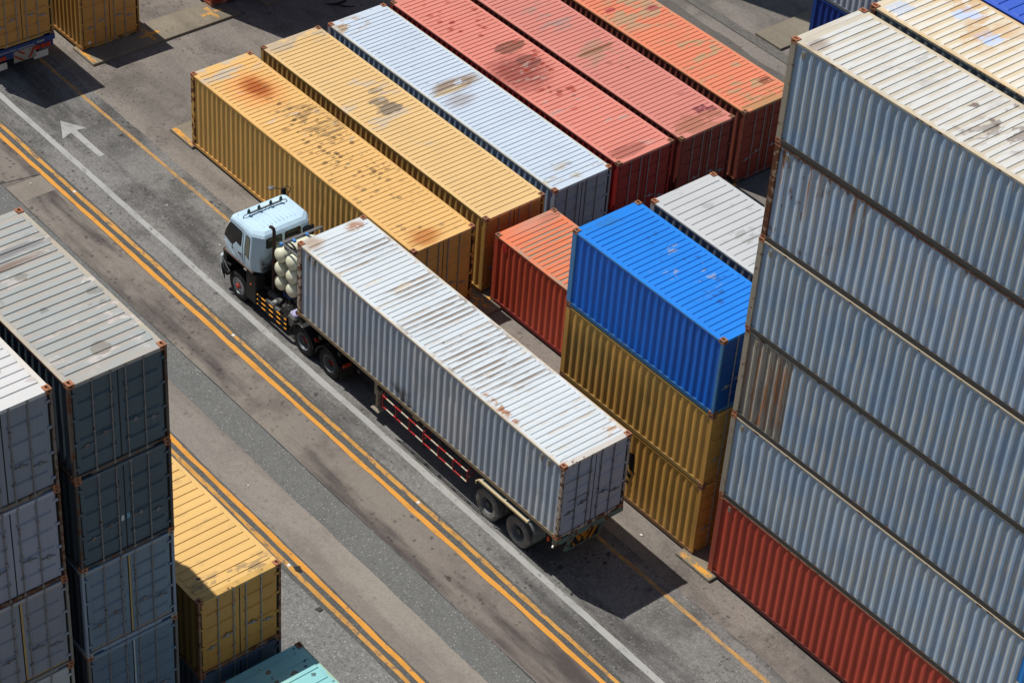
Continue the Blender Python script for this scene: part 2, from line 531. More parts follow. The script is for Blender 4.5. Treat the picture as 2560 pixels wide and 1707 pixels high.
def me_casting(sx, sy, sz):
    """hollow corner block with apertures in the outward faces; origin at the outer corner"""
    def fn():
        m = MB(); X, Y, Z = 0.178, 0.162, 0.118
        def mk(fx, fy, fz): return lambda x, y, z: (-sx * x if fx else x, 0, 0)
        def T(x, y, z): return (-sx * x, -sy * y, -sz * z)
        # top/bottom face (d goes inwards)
        m.pocket(lambda u, w, d: T(u, w, d), (0, X), (0, Y, [(0.028, 0.150, 0.045, 0.109)]), 0.055, 0.004)
        m.pocket(lambda u, w, d: T(u, d, w), (0, X), (0, Z, [(0.05, 0.128, 0.03, 0.082)]), 0.04, 0.004)
        m.pocket(lambda u, w, d: T(d, u, w), (0, Y), (0, Z, [(0.045, 0.112, 0.03, 0.082)]), 0.04, 0.004)
        for f in ([T(X, 0, 0), T(X, Y, 0), T(X, Y, Z), T(X, 0, Z)], [T(0, Y, 0), T(X, Y, 0), T(X, Y, Z), T(0, Y, Z)],
                  [T(0, 0, Z), T(X, 0, Z), T(X, Y, Z), T(0, Y, Z)]):
            m.add(f, [(0, 1, 2, 3)])
        return m.mesh('corner_casting')
    return cached(('cast', sx, sy, sz), fn)

def me_post(L, h, door, right):
    def fn():
        m = MB(); z0, z1 = 0.118, h - 0.118
        if door: prof = [(L - 0.10, 0.003), (L - 0.004, 0.003), (L - 0.004, 0.065), (L - 0.10, 0.065)]
        else: prof = [(0.004, 0.003), (0.165, 0.003), (0.178, 0.030), (0.178, 0.055), (0.07, 0.115), (0.004, 0.115)]
        if right: prof = [(x, W - y) for x, y in prof][::-1]
        m.prism(prof, 2, z0, z1)
        return m.mesh('corner_post')
    return cached(('post', L, h, door, right), fn)

def me_rail(L, h, top, right):
    def fn():
        m = MB()
        y0, y1 = (0.003, 0.063)
        if right: y0, y1 = W - 0.063, W - 0.003
        if top: m.box(0.178, L - 0.178, y0, y1, h - 0.085, h - 0.0345)
        else:
            m.box(0.178, L - 0.178, y0, y1, 0.018, 0.136)
        return m.mesh('side_rail')
    return cached(('rail', L, h, top, right), fn)

def me_header(L, h, door):
    def fn():
        m = MB()
        if door: m.box(L - 0.1785, L - 0.005, 0.163, W - 0.163, h - 0.115, h - 0.026)
        else: m.box(0.005, 0.1785, 0.163, W - 0.163, h - 0.105, h - 0.027)
        return m.mesh('end_header')
    return cached(('header', L, h, door), fn)
def me_sill(L, h, door):
    def fn():
        m = MB()
        if door:
            prof = [(0.163, 0.072), (0.40, 0.072), (0.46, 0.014), (W - 0.46, 0.014), (W - 0.40, 0.072), (W - 0.163, 0.072), (W - 0.163, 0.125), (0.163, 0.125)]
            m.prism(prof, 0, L - 0.16, L - 0.006)
        else: m.box(0.006, 0.16, 0.163, W - 0.163, 0.014, 0.135)
        return m.mesh('end_sill')
    return cached(('sill', L, h, door), fn)

def me_floor(L, h):
    def fn():
        m = MB(); m.box(0.10, L - 0.06, 0.065, W - 0.065, 0.135, 0.165)
        n = int(L / 0.6)
        for i in range(n): m.box(0.3 + i * 0.6, 0.36 + i * 0.6, 0.066, W - 0.066, 0.03, 0.134)
        return m.mesh('floor_frame')
    return cached(('floor', L, h), fn)

def me_leaf(L, h, right, flat):
    def fn():
        m = MB()
        y0, y1 = (W / 2 + 0.014, W - 0.118) if right else (0.118, W / 2 - 0.014)
        z0, z1 = 0.135, h - 0.128; H = z1 - z0
        fr = (0.18, 0.40, 0.62, 0.82) if not flat else (0.16, 0.34, 0.50, 0.66, 0.83)
        pk = [(y0 + 0.10, y1 - 0.10, z0 + H * f - 0.060, z0 + H * f + 0.060) for f in fr]
        xf = L - 0.040
        m.pocket(lambda u, w, d: (xf - d, u, w), (y0, y1), (z0, z1, pk), 0.030, 0.034)
        m.box(xf - 0.05, xf - 0.036, y0, y1, z0, z1)
        for (a, b_, c, d) in ((y0, y0 + .002, z0, z1), (y1 - .002, y1, z0, z1), (y0 + .002, y1 - .002, z1 - .002, z1), (y0 + .002, y1 - .002, z0, z0 + .002)):
            m.box(xf - 0.0365, xf - 0.001, a, b_, c, d)
        return m.mesh('door')
    return cached(('leaf', L, h, right, flat), fn)

def me_gasket(L, h):
    def fn():
        m = MB(); x0, x1 = L - 0.075, L - 0.046
        z0, z1 = 0.127, h - 0.117
        m.box(L - 0.075, L - 0.036, W / 2 - 0.0135, W / 2 + 0.0135, z0, z1)
        for y in (0.0665, W - 0.117): m.box(x0, x1, y, y + 0.050, z0, z1)
        m.box(x0, L - 0.044, 0.118, W / 2 - 0.014, z1 - 0.0095, z1); m.box(x0, L - 0.044, W / 2 + 0.014, W - 0.118, z1 - 0.0095, z1)
        return m.mesh('door_gasket')
    return cached(('gask', L, h), fn)

BAR_Y = (0.58, 1.03, 1.40, 1.85)
def me_bar(L, h, i):
    def fn():
        m = MB(); y = BAR_Y[i]; x = L - 0.019
        m.tube([(x, y, 0.05), (x, y, h - 0.05)], 0.0165, 8)
        for z in (0.085, h - 0.07):
            m.cbox(x - 0.018, x + 0.018, y - 0.035, y + 0.035, z - 0.035, z + 0.035, 0.006)
        for f in (0.2, 0.45, 0.74):
            m.cbox(x - 0.02, x + 0.0185, y - 0.03, y + 0.03, h * f - 0.022, h * f + 0.022, 0.005)
        return m.mesh('locking_bar')
    return cached(('bar', L, h, i), fn)
def me_handle(L, h, i):
    def fn():
        m = MB(); y = BAR_Y[i]; x = L - 0.020
        d = (-1, -1, 1, 1)[i]; z = (0.86, 1.02, 1.02, 0.86)[i]
        if i in (1, 2): d = -d if False else d
        m.tube([(x, y, z), (x + .006, y + d * 0.12, z + 0.005), (x + .004, y + d * 0.36, z - 0.03)], [0.016, 0.013, 0.012], 6)
        m.cbox(x - 0.022, x + 0.012, y + d * 0.20 - 0.04, y + d * 0.20 + 0.04, z - 0.05, z + 0.045, 0.006)
        return m.mesh('door_handle')
    return cached(('hand', L, h, i), fn)
def me_hinge(L, h, k, right):
    def fn():
        m = MB(); z = 0.32 + k * (h - 0.64) / 3
        y0, y1 = 0.045, 0.16
        if right: y0, y1 = W - y1, W - y0
        m.cbox(L - 0.043, L - 0.012, y0, y1, z - 0.035, z + 0.035, 0.008)
        return m.mesh('hinge')
    return cached(('hinge', L, h, k, right), fn)

M_GASKET = mat_plain('rubber_seal', (0.012, 0.012, 0.012), 0.8, grime=0.3)
M_STEEL = mat_plain('galvanised_rod', (0.33, 0.33, 0.33), 0.5, 0.2, grime=0.6, gs=9.0)
M_STEEL_D = mat_frame('rusty_rod', (0.25, 0.235, 0.225), 0.35, 3.0)
M_CAST = mat_frame('rusty_casting', (0.40, 0.165, 0.085), 0.35, 5.0, 0.35)
M_CAST2 = mat_frame('dark_rusty_casting', (0.28, 0.135, 0.08), 0.4, 8.0, 0.4)
M_CASTG = mat_frame('grey_casting', (0.36, 0.35, 0.33), 0.35, 8.0, 0.4)
M_UNDER = mat_plain('underframe_black', (0.03, 0.028, 0.026), 0.8)

_cnt = [0]
def container(label, x0, y0, z0, L, h, mats, group, rz=0.0, detail=True, pitch=0.213, rib=0.105, flat=False, castings=None):
    """mats: side, roof, frame, door, rail, rod"""
    t = thing('shipping_container', label, 'container', (x0, y0, z0), rz, group)
    _cnt[0] += 1; var = _cnt[0] % 6
    side, roof, frame, door = mats['side'], mats['roof'], mats['frame'], mats['door']
    rail, rod = mats.get('rail', frame), mats.get('rod', M_STEEL)
    obj('side_panel', me_side(L, h, False, var), side, t)
    obj('side_panel', me_side(L, h, True, var % 2), side, t)
    obj('roof', me_roof(L, h, pitch, rib), roof, t)
    obj('front_wall', me_front(h), side, t)
    for d in (False, True):
        obj('end_header', me_header(L, h, d), roof if not d else mats.get('header', roof), t)
        obj('end_sill', me_sill(L, h, d), frame, t)
        for r_ in (False, True):
            obj('corner_post', me_post(L, h, d, r_), frame, t)
    for r_ in (False, True):
        obj('top_rail', me_rail(L, h, True, r_), mats.get('toprail', frame), t)
        obj('bottom_rail', me_rail(L, h, False, r_), rail, t)
    obj('floor_frame', me_floor(L, h), M_UNDER, t)
    cm = castings or mats.get('cast', M_CAST)
    for sx in (-1, 1):
        for sy in (-1, 1):
            for sz in (-1, 1):
                obj('corner_casting', me_casting(sx, sy, sz), cm, t, (L if sx > 0 else 0, W if sy > 0 else 0, h if sz > 0 else 0))
    obj('door_gasket', me_gasket(L, h), M_GASKET, t)
    for r_ in (False, True):
        lf = obj('door', me_leaf(L, h, r_, flat), door, t)
        if detail:
            for i in ((2, 3) if r_ else (0, 1)):
                obj('locking_bar', me_bar(L, h, i), rod, lf)
                obj('door_handle', me_handle(L, h, i), rod, lf)
            for k in range(4):
                obj('hinge', me_hinge(L, h, k, r_), door, lf)
    return t

L40, L20, HC, ST = 12.192, 6.058, 2.896, 2.591

def paintset(key, base, L, h, seed, roof=None, side=None, door=None, frame=None, rail=None, rust=0.2, **kw):
    rb = kw.pop('roof_base', base); sb = kw.pop('side_base', base)
    db = kw.pop('door_base', sb); fb = kw.pop('frame_base', sb)
    d = {}
    d['roof'] = mat_roof(key + '_roof', rb, L, h, seed, **(roof or {}))
    d['side'] = mat_side(key + '_side', sb, h=h, seed=seed, **(side or {}))
    d['door'] = mat_side(key + '_door', db, h=h, seed=seed + 3, **(door or {'grime': 0.25, 'rust': 0.08}))
    d['frame'] = mat_frame(key + '_frame', fb, rust, seed)
    if 'rail_base' in kw: d['rail'] = mat_frame(key + '_rail', kw.pop('rail_base'), kw.pop('rail_rust', 0.15), seed + 1)
    if 'top_base' in kw: d['toprail'] = mat_frame(key + '_top', kw.pop('top_base'), kw.pop('top_rust', 0.2), seed + 2)
    if 'post_base' in kw: pass
    d.update(kw)
    return d

G_ROW = 'containers standing on the ground in the long parked row'
YEL = (0.62, 0.40, 0.15)
YELS = (0.66, 0.385, 0.105)
# --- the long row behind the truck
A = paintset('ochre', YEL, L40, HC, 11, rust=0.62, side_base=YELS, side={'grime': 0.45, 'rust': 0.12},
    top_base=(0.62, 0.36, 0.10), roof_base=(0.72, 0.445, 0.165), rail_base=(0.62, 0.34, 0.10),
    roof=dict(rust=0.05, scuff=0.3, border=((0.62, 0.33, 0.09), 0.10, 0.5), layers=[
        ('soft', 2.05, 1.25, 1.0, 0.75, (0.75, 0.33, 0.10), 0.85), ('soft', 1.95, 1.3, 0.62, 0.42, (0.40, 0.10, 0.02), 0.95),
        ('dots', 6.0, 1.35, 3.6, 1.05, (0.235, 0.13, 0.05), 0.85, 3.6, 0.18), ('dots', 5.8, 1.5, 2.9, 1.0, (0.19, 0.115, 0.05), 0.8, 5.2, 0.30), ('flake', 4.8, 1.7, 1.4, 0.7, (0.30, 0.19, 0.085), 0.7, 2.6, 0.52),
        ('dots', 9.4, 1.2, 2.6, 1.1, (0.27, 0.17, 0.08), 0.75, 4.2, 0.50), ('flake', 6.0, 1.2, 7, 1.3, (0.50, 0.45, 0.42), 0.5, 1.7, 0.62),
        ('flake', 0.2, 1.2, 0.9, 1.3, (0.50, 0.44, 0.36), 0.8, 1.7, 0.50), ('soft', 11.75, 0.8, 0.4, 0.5, (0.45, 0.15, 0.03), 0.8)]))
B = paintset('straw', YEL, L40, HC, 12, rust=0.2, side_base=(0.50, 0.31, 0.095), roof_base=(0.69, 0.47, 0.215), door_base=(0.42, 0.22, 0.06),
    frame_base=(0.46, 0.29, 0.08), cast=M_CAST2, roof=dict(rust=0.0, scuff=0.12, layers=[
        ('patch', 5.55, 1.35, 0.30, 0.5, (0.16, 0.14, 0.125), 0.8), ('patch', 4.95, 1.3, 0.22, 0.34, (0.18, 0.15, 0.12), 0.7),
        ('patch', 4.4, 1.6, 0.16, 0.3, (0.24, 0.2, 0.15), 0.6), ('flake', 5.2, 1.0, 2.6, 1.2, (0.52, 0.46, 0.38), 0.6, 1.3, 0.56),
        ('flake', 0.2, 1.2, 0.5, 1.3, (0.42, 0.36, 0.29), 0.75, 1.2, 0.44)]))
C = paintset('ice', (0.60, 0.66, 0.75), L40, HC, 13, rust=0.4, side_base=(0.26, 0.36, 0.52), roof_base=(0.53, 0.61, 0.71), door_base=(0.30, 0.33, 0.40),
    top_base=(0.62, 0.60, 0.50), side={'grime': 0.25, 'rust': 0.1, 'fade': (0.34, 0.42, 0.52)}, frame_base=(0.33, 0.36, 0.40),
    roof=dict(rust=0.30, scuff=0.45, border=((0.56, 0.51, 0.39), 0.09, 0.7), layers=[
        ('flake', 5.55, 1.25, 0.34, 1.0, (0.27, 0.17, 0.09), 0.85, 3.0, 0.40), ('patch', 5.75, 0.9, 0.14, 0.7, (0.55, 0.45, 0.27), 0.7), ('soft', 6.35, 0.8, 0.35, 0.5, (0.34, 0.31, 0.31), 0.7),
        ('dots', 4.6, 1.3, 1.7, 1.0, (0.36, 0.37, 0.42), 0.6, 4.5, 0.62), ('flake', 11.6, 1.3, 0.45, 1.3, (0.46, 0.40, 0.30), 0.75, 2.2, 0.55),
        ('flake', 0.5, 0.6, 0.5, 0.6, (0.40, 0.26, 0.12), 0.8, 2.5, 0.52), ('dots', 10.4, 1.2, 1.5, 1, (0.36, 0.38, 0.42), 0.6, 4.0, 0.8)]))
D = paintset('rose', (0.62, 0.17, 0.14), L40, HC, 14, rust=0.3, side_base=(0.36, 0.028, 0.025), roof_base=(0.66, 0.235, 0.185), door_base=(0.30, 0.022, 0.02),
    top_base=(0.42, 0.14, 0.11), cast=M_CAST2, roof=dict(rust=0.02, scuff=0.3, layers=[
        ('patch', 4.7, 1.6, 0.33, 0.62, (0.22, 0.085, 0.055), 0.85), ('soft', 6.1, 0.8, 0.95, 0.95, (0.27, 0.065, 0.05), 0.85),
        ('patch', 5.75, 1.55, 0.4, 0.4, (0.20, 0.07, 0.055), 0.8), ('dots', 6.1, 1.5, 2.2, 1.0, (0.36, 0.055, 0.035), 0.9, 2.5, 0.2), ('dots', 7.0, 1.5, 1.6, 0.9, (0.33, 0.06, 0.04), 0.85, 3.6, 0.4),
        ('dots', 2.3, 1.3, 1.8, 1.0, (0.36, 0.06, 0.045), 0.85, 3.2, 0.38), ('dots', 9.0, 1.2, 2.4, 1.1, (0.5, 0.1, 0.07), 0.6, 3.2, 0.82), ('flake', 8.5, 1.2, 3.5, 1.3, (0.50, 0.36, 0.31), 0.6, 1.5, 0.58),
        ('patch', 11.75, 0.8, 0.3, 0.7, (0.36, 0.12, 0.09), 0.7)]))
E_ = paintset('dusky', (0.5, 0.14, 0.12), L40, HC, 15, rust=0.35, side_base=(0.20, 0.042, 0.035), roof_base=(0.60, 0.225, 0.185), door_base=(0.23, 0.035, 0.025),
    top_base=(0.40, 0.14, 0.09), cast=M_CAST2, roof=dict(rust=0.05, scuff=0.25, layers=[
        ('flake', 6.5, 1.2, 0.9, 1.0, (0.40, 0.24, 0.17), 0.7, 1.5, 0.53), ('patch', 6.4, 1.3, 0.12, 0.8, (0.20, 0.10, 0.04), 0.7), ('flake', 3.8, 1.4, 1.0, 0.8, (0.34, 0.25, 0.21), 0.7, 1.8, 0.54),
        ('bar', 11.0, 11.35, 1.55, 2.05, (0.20, 0.045, 0.06), 0.8), ('bar', 11.25, 11.5, 1.9, 2.3, (0.20, 0.045, 0.06), 0.8), ('flake', 11.8, 1.2, 0.5, 1.3, (0.36, 0.15, 0.09), 0.8, 1.6, 0.48),
        ('dots', 8.5, 1.3, 3, 1.1, (0.32, 0.10, 0.07), 0.6, 3.6, 0.8)]))
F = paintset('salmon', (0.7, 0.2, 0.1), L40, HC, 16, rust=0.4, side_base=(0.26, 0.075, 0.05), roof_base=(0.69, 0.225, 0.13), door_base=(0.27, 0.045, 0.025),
    top_base=(0.55, 0.20, 0.09), cast=M_CAST2, roof=dict(rust=0.06, scuff=0.2, border=((0.5, 0.26, 0.12), 0.06, 0.6), layers=[
        ('flake', 9.6, 1.3, 2.6, 1.2, (0.43, 0.30, 0.17), 0.85, 1.5, 0.535), ('flake', 5.3, 1.3, 1.1, 1.2, (0.42, 0.31, 0.19), 0.8, 1.5, 0.50), ('bar', 5.2, 5.5, 1.7, 2.2, (0.38, 0.06, 0.07), 0.8),
        ('bar', 4.5, 4.75, 0.4, 0.8, (0.38, 0.06, 0.07), 0.8), ('bar', 10.9, 11.25, 1.75, 2.25, (0.24, 0.075, 0.045), 0.85), ('flake', 11.9, 1.2, 0.45, 1.3, (0.42, 0.24, 0.11), 0.8, 1.6, 0.44)]))
rows = [(A, 0.0, 0.0, 'ochre yellow container nearest the road with a round rust burn on its dotted roof'),
        (B, -0.05, 2.886, 'straw yellow container with two grey scorch marks on an otherwise clean roof'),
        (C, 0.01, 5.674, 'pale ice blue container with a brown stain across its roof between yellow and red ones'),
        (D, 0.05, 8.372, 'rose red container with dark red blotches over the middle of its roof'),
        (E_, 0.17, 11.06, 'dusky pink container with one brown worn stripe, between rose and salmon ones'),
        (F, 0.22, 13.93, 'salmon orange container with beige flaking roof paint at the far end of the row')]
for (ms, x, y, lab) in rows:
    container(lab, x, y, 0.1, L40, HC, ms, G_ROW)

# --- orange short container behind the truck trailer
Gm = paintset('rust_orange', (0.6, 0.13, 0.06), L20, ST, 21, rust=0.35, side_base=(0.52, 0.082, 0.042), roof_base=(0.70, 0.20, 0.095), top_base=(0.36, 0.13, 0.07),
    rail_base=(0.20, 0.03, 0.025), cast=M_CAST2, side={'grime': 0.2, 'rust': 0.05, 'soot': (5.0, 3.2, 1.2)}, roof=dict(rust=0.05, scuff=0.3,
    valley=((0.36, 0.27, 0.20), 0.75, [(1.5, 1.2, 1.0, 1.3), (0.3, 1.6, 0.3, 0.8), (3.2, 0.4, 0.7, 0.8)]), layers=[('patch', 0.28, 1.9, 0.16, 0.5, (0.25, 0.09, 0.06), 0.8), ('soft', 0.3, 1.3, 0.3, 0.8, (0.6, 0.24, 0.16), 0.8)]))
g_t = container('short rust orange container, blackened near the ground, beside the blue and yellow stack', 12.55, 2.943, 0.1, L20, ST, Gm, G_ROW)
def placard(parent, poly_box, mat, name='placard'):
    m = MB(); m.box(*poly_box); return obj(name, m, mat, parent)
M_RED = mat_plain('red_sticker', (0.45, 0.03, 0.025), 0.5)
M_WHITE = mat_plain('white_sticker', (0.7, 0.7, 0.68), 0.5, grime=0.15)
M_TAN = mat_plain('vent_cover', (0.26, 0.22, 0.16), 0.6)
placard(g_t, (0.42, 0.62, 0.000, 0.010, ST - 0.42, ST - 0.16), M_RED)

# --- stack of three short containers: blue over two ochre
Sx, Sy = 18.85, 0.195
G_S = 'short containers of the blue and ochre stack behind the truck'
Sb = paintset('blue', (0.02, 0.2, 0.65), L20, ST, 31, rust=0.25, side_base=(0.001, 0.125, 0.60), roof_base=(0.014, 0.205, 0.70), frame_base=(0.07, 0.22, 0.45), rail_base=(0.03, 0.12, 0.28),
    top_base=(0.10, 0.30, 0.62), door_base=(0.012, 0.09, 0.36), cast=M_CAST2, roof=dict(rust=0.03, scuff=0.08, layers=[
        ('dots', 3.3, 1.4, 1.9, 1.0, (0.02, 0.12, 0.42), 0.85, 4.0, 0.55), ('flake', 3.0, 1.4, 1.2, 0.8, (0.36, 0.35, 0.32), 0.6, 2.6, 0.60), ('flake', 0.3, 0.6, 0.5, 0.9, (0.03, 0.16, 0.42), 0.6, 2.2, 0.55)]),
    side={'grime': 0.25, 'rust': 0.02})
S1 = paintset('olive', YELS, L20, ST, 32, rust=0.15, side_base=(0.57, 0.315, 0.08), cast=M_CAST2, rail_base=(0.30, 0.19, 0.06), top_base=(0.52, 0.34, 0.10), side={'grime': 0.35, 'rust': 0.02, 'fade': (0.45, 0.275, 0.08)})
S2 = paintset('mustard', YELS, L20, ST, 33, rust=0.2, side_base=(0.55, 0.30, 0.072), cast=M_CAST2, rail_base=(0.20, 0.11, 0.05), side={'grime': 0.45, 'rust': 0.05})
container('bright blue short container on top of the two ochre ones', Sx, Sy, 0.06 + 2 * ST, L20, ST, Sb, G_S, pitch=0.215)
container('plain ochre short container directly under the bright blue one', Sx + 0.01, Sy + 0.01, 0.06 + ST, L20, ST, S1, G_S)
s_low = container('ochre short container on the ground with black lettering on its side, under another ochre one', Sx, Sy + 0.02, 0.06, L20, ST, S2, G_S)
# black fragment of lettering painted on its side
M_INK = mat_plain('black_lettering', (0.012, 0.012, 0.012), 0.6, grime=0.1)
def ink_shape(parent, poly, L, mat, name='lettering'):
    def inside(x, z):
        c = False; n = len(poly)
        for i in range(n):
            (x1, z1), (x2, z2) = poly[i], poly[(i + 1) % n]
            if (z1 > z) != (z2 > z) and x < (x2 - x1) * (z - z1) / (z2 - z1) + x1: c = not c
        return c
    m = MB(); s = 0.02
    xs = [p[0] for p in poly]; zs = [p[1] for p in poly]
    x = min(xs)
    while x < max(xs):
        z = min(zs)
        while z < max(zs):
            if inside(x + s / 2, z + s / 2):
                ya, yb = max(0.002, corr_y(L, x) - 0.012), max(0.002, corr_y(L, x + s) - 0.012)
                m.add([(x, ya, z), (x + s, yb, z), (x + s, yb, z + s), (x, ya, z + s)], [(0, 1, 2, 3)])
            z += s
        x += s
    if m.v: obj(name, m, mat, parent)
for poly in ([(3.08, 1.86), (3.36, 1.80), (3.36, 1.26), (3.44, 1.24), (3.44, 1.12), (3.20, 1.22), (3.20, 1.34), (3.08, 1.34)],
             [(3.02, 1.28), (3.16, 1.16), (3.30, 1.02), (3.30, 0.88), (3.14, 0.92), (3.02, 1.06)],
             [(2.98, 0.86), (3.12, 0.82), (3.27, 0.76), (3.24, 0.64), (2.98, 0.72)]):
    ink_shape(s_low, poly, L20, M_INK)

# --- light grey stack behind the blue one
G_H = 'short light grey containers behind the blue stack'
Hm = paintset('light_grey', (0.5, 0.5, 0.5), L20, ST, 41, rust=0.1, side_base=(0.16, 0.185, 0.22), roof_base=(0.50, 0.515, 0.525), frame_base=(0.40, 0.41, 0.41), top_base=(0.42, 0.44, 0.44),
    roof=dict(rust=0.0, scuff=0.12, layers=[('dots', 2.5, 1.2, 3.5, 1.2, (0.38, 0.38, 0.38), 0.7, 2.6, 0.62), ('flake', 3.2, 1.0, 0.9, 0.8, (0.30, 0.31, 0.29), 0.6, 1.6, 0.56)]))
for k, lab in enumerate(('light grey short container on the ground behind the ochre and blue stack', 'light grey short container in the middle of the stack behind the blue one', 'light grey short container whose roof shows behind the bright blue roof')):
    container(lab, 19.05, 2.93, 0.06 + k * ST, L20, ST, Hm, G_H, detail=(k == 2), pitch=0.285, rib=0.16)

# --- the tall grey stack on the right
G_R = 'long containers of the tall grey stack on the right'
Rx, Ry = 25.57, 0.16
GREY = (0.285, 0.405, 0.56)
CREAM = (0.74, 0.66, 0.50)
def rset(key, seed, h=HC, **kw):
    base = dict(rust=0.35, side_base=GREY, roof_base=(0.63, 0.635, 0.62), frame_base=(0.36, 0.31, 0.24), rail_base=(0.07, 0.066, 0.06), top_base=(0.40, 0.37, 0.31), top_rust=0.45, rail_rust=0.3,
                side={'grime': 0.35, 'rust': 0.03, 'ridge': (0.58, 0.53, 0.41)},
                roof=dict(rust=0.14, scuff=0.34, border=((0.60, 0.47, 0.28), 0.13, 0.6), valley=((0.56, 0.51, 0.42), 0.7, None), layers=[
                    ('dots', 4.5, 1.5, 1.1, 1.0, (0.17, 0.12, 0.10), 0.9, 2.4, 0.30), ('flake', 2.6, 1.5, 0.8, 0.8, (0.40, 0.40, 0.40), 0.5, 1.6, 0.52), ('flake', 5.6, 1.5, 0.8, 1.0, (0.24, 0.20, 0.18), 0.75, 2.0, 0.50),
                    ('soft', 0.55, 0.3, 0.25, 0.3, (0.28, 0.22, 0.18), 0.7)]))
    base.update(kw)
    return paintset(key, GREY, L40, h, seed, **base)
R_tiers = [
    (rset('grey_top', 51), 'grey blue long container on top of the tall right stack with cream roof'),
    (rset('grey_rusty', 52, side_base=(0.34, 0.46, 0.62), rust=0.75, frame_base=(0.34, 0.25, 0.17), top_base=(0.25, 0.13, 0.07), top_rust=0.85,
          side={'grime': 0.25, 'rust': 0.14, 'streak': 0.75, 'ridge': (0.60, 0.52, 0.38)}), 'grey blue long container with rust streaks under its rusty top edge, right stack'),
    (rset('grey_clean', 53), 'evenly grey long container directly below the rust streaked one, right stack'),
    (rset('grey_patched', 54, side={'grime': 0.25, 'rust': 0.04, 'streak': 0.05, 'ridge': (0.56, 0.50, 0.38), 'patch': (0.0, 1.72, (0.21, 0.195, 0.18))}), 'grey long container with a brown repaired panel at its left end, right stack'),
    (rset('grey_low', 55, side_base=(0.35, 0.47, 0.62)), 'pale grey blue long container standing directly on the brick red one, right stack'),
    (rset('brick_red', 56, side_base=(0.50, 0.075, 0.045), frame_base=(0.38, 0.085, 0.055), rail_base=(0.12, 0.03, 0.025), top_base=(0.46, 0.13, 0.085), rust=0.15,
          side={'grime': 0.35, 'rust': 0.03}), 'brick red long container at the foot of the tall grey stack')]
for k, (ms, lab) in enumerate(R_tiers):
    t = container(lab, Rx + (0.0, .012, -.008, .01, 0, .015)[k], Ry + (0, .01, -.006, .012, 0, .005)[k], 0.1 + (5 - k) * HC, L40, HC, ms, G_R, detail=False, pitch=0.252, rib=0.115)
    placard(t, (0.40, 0.49, 0.001, 0.040, HC - 0.36, HC - 0.19), M_TAN, 'vent_cover')
    if k == 4:
        M_LOGO = mat_plain('blue_logo', (0.02, 0.22, 0.62), 0.5)
        ink_shape(t, [(10.27, 1.5), (11.6, 1.5), (11.6, 2.35), (10.27, 2.35)], L40, M_LOGO, 'painted_band')
        ink_shape(t, [(10.27, 1.36), (11.6, 1.36), (11.6, 1.48), (10.27, 1.48)], L40, M_WHITE, 'painted_band')
        ink_shape(t, [(10.27, 0.7), (11.6, 0.7), (11.6, 1.34), (10.27, 1.34)], L40, M_LOGO, 'painted_band')
Q = rset('cream', 57, side_base=(0.20, 0.225, 0.235), top_base=(0.36, 0.34, 0.26), frame_base=(0.30, 0.20, 0.12), roof_base=(0.72, 0.69, 0.62), rust=0.6,
    roof=dict(rust=0.14, scuff=0.15, border=((0.62, 0.40, 0.18), 0.14, 0.6), valley=((0.66, 0.56, 0.40), 0.8, None), layers=[
        ('bar', 1.35, 1.75, 1.30, 1.95, (0.52, 0.62, 0.85), 0.9), ('bar', 1.75, 2.0, 1.6, 1.95, (0.52, 0.62, 0.85), 0.9), ('bar', 2.35, 2.95, 1.0, 1.55, (0.52, 0.62, 0.85), 0.95), ('bar', 0.25, 0.75, 0.2, 0.8, (0.50, 0.58, 0.72), 0.7),
        ('flake', 1.6, 1.4, 1.6, 1.1, (0.62, 0.38, 0.16), 0.6, 1.6, 0.53)]))
Q2 = rset('hidden_grey', 58)
for k in range(6):
    lab = 'cream roofed long container with light blue repair patches, behind the grey stack' if k == 5 else 'long container of the stack hidden behind the tall grey stack'
    container(lab, Rx, 2.86, 0.1 + k * HC, L40, HC, Q if k == 5 else Q2, 'long containers of the cream roofed stack', detail=False, pitch=0.252, rib=0.105)
U = paintset('navy', (0.02, 0.05, 0.3), L40, HC, 61, rust=0.1, side_base=(0.012, 0.03, 0.22), roof_base=(0.05, 0.12, 0.55), top_base=(0.03, 0.06, 0.3), side={'grime': 0.3, 'rust': 0.0}, roof=dict(rust=0, scuff=0.1))
for k in range(6):
    lab = 'royal blue roofed long container beside the cream roof at the picture edge' if k == 5 else 'long container of the stack hidden behind the cream roofed stack'
    container(lab, Rx + 0.1, 5.70, 0.06 + k * (HC - 0.03), L40, HC - 0.03, U, 'long containers of the royal blue stack', detail=False, pitch=0.33, rib=0.2)

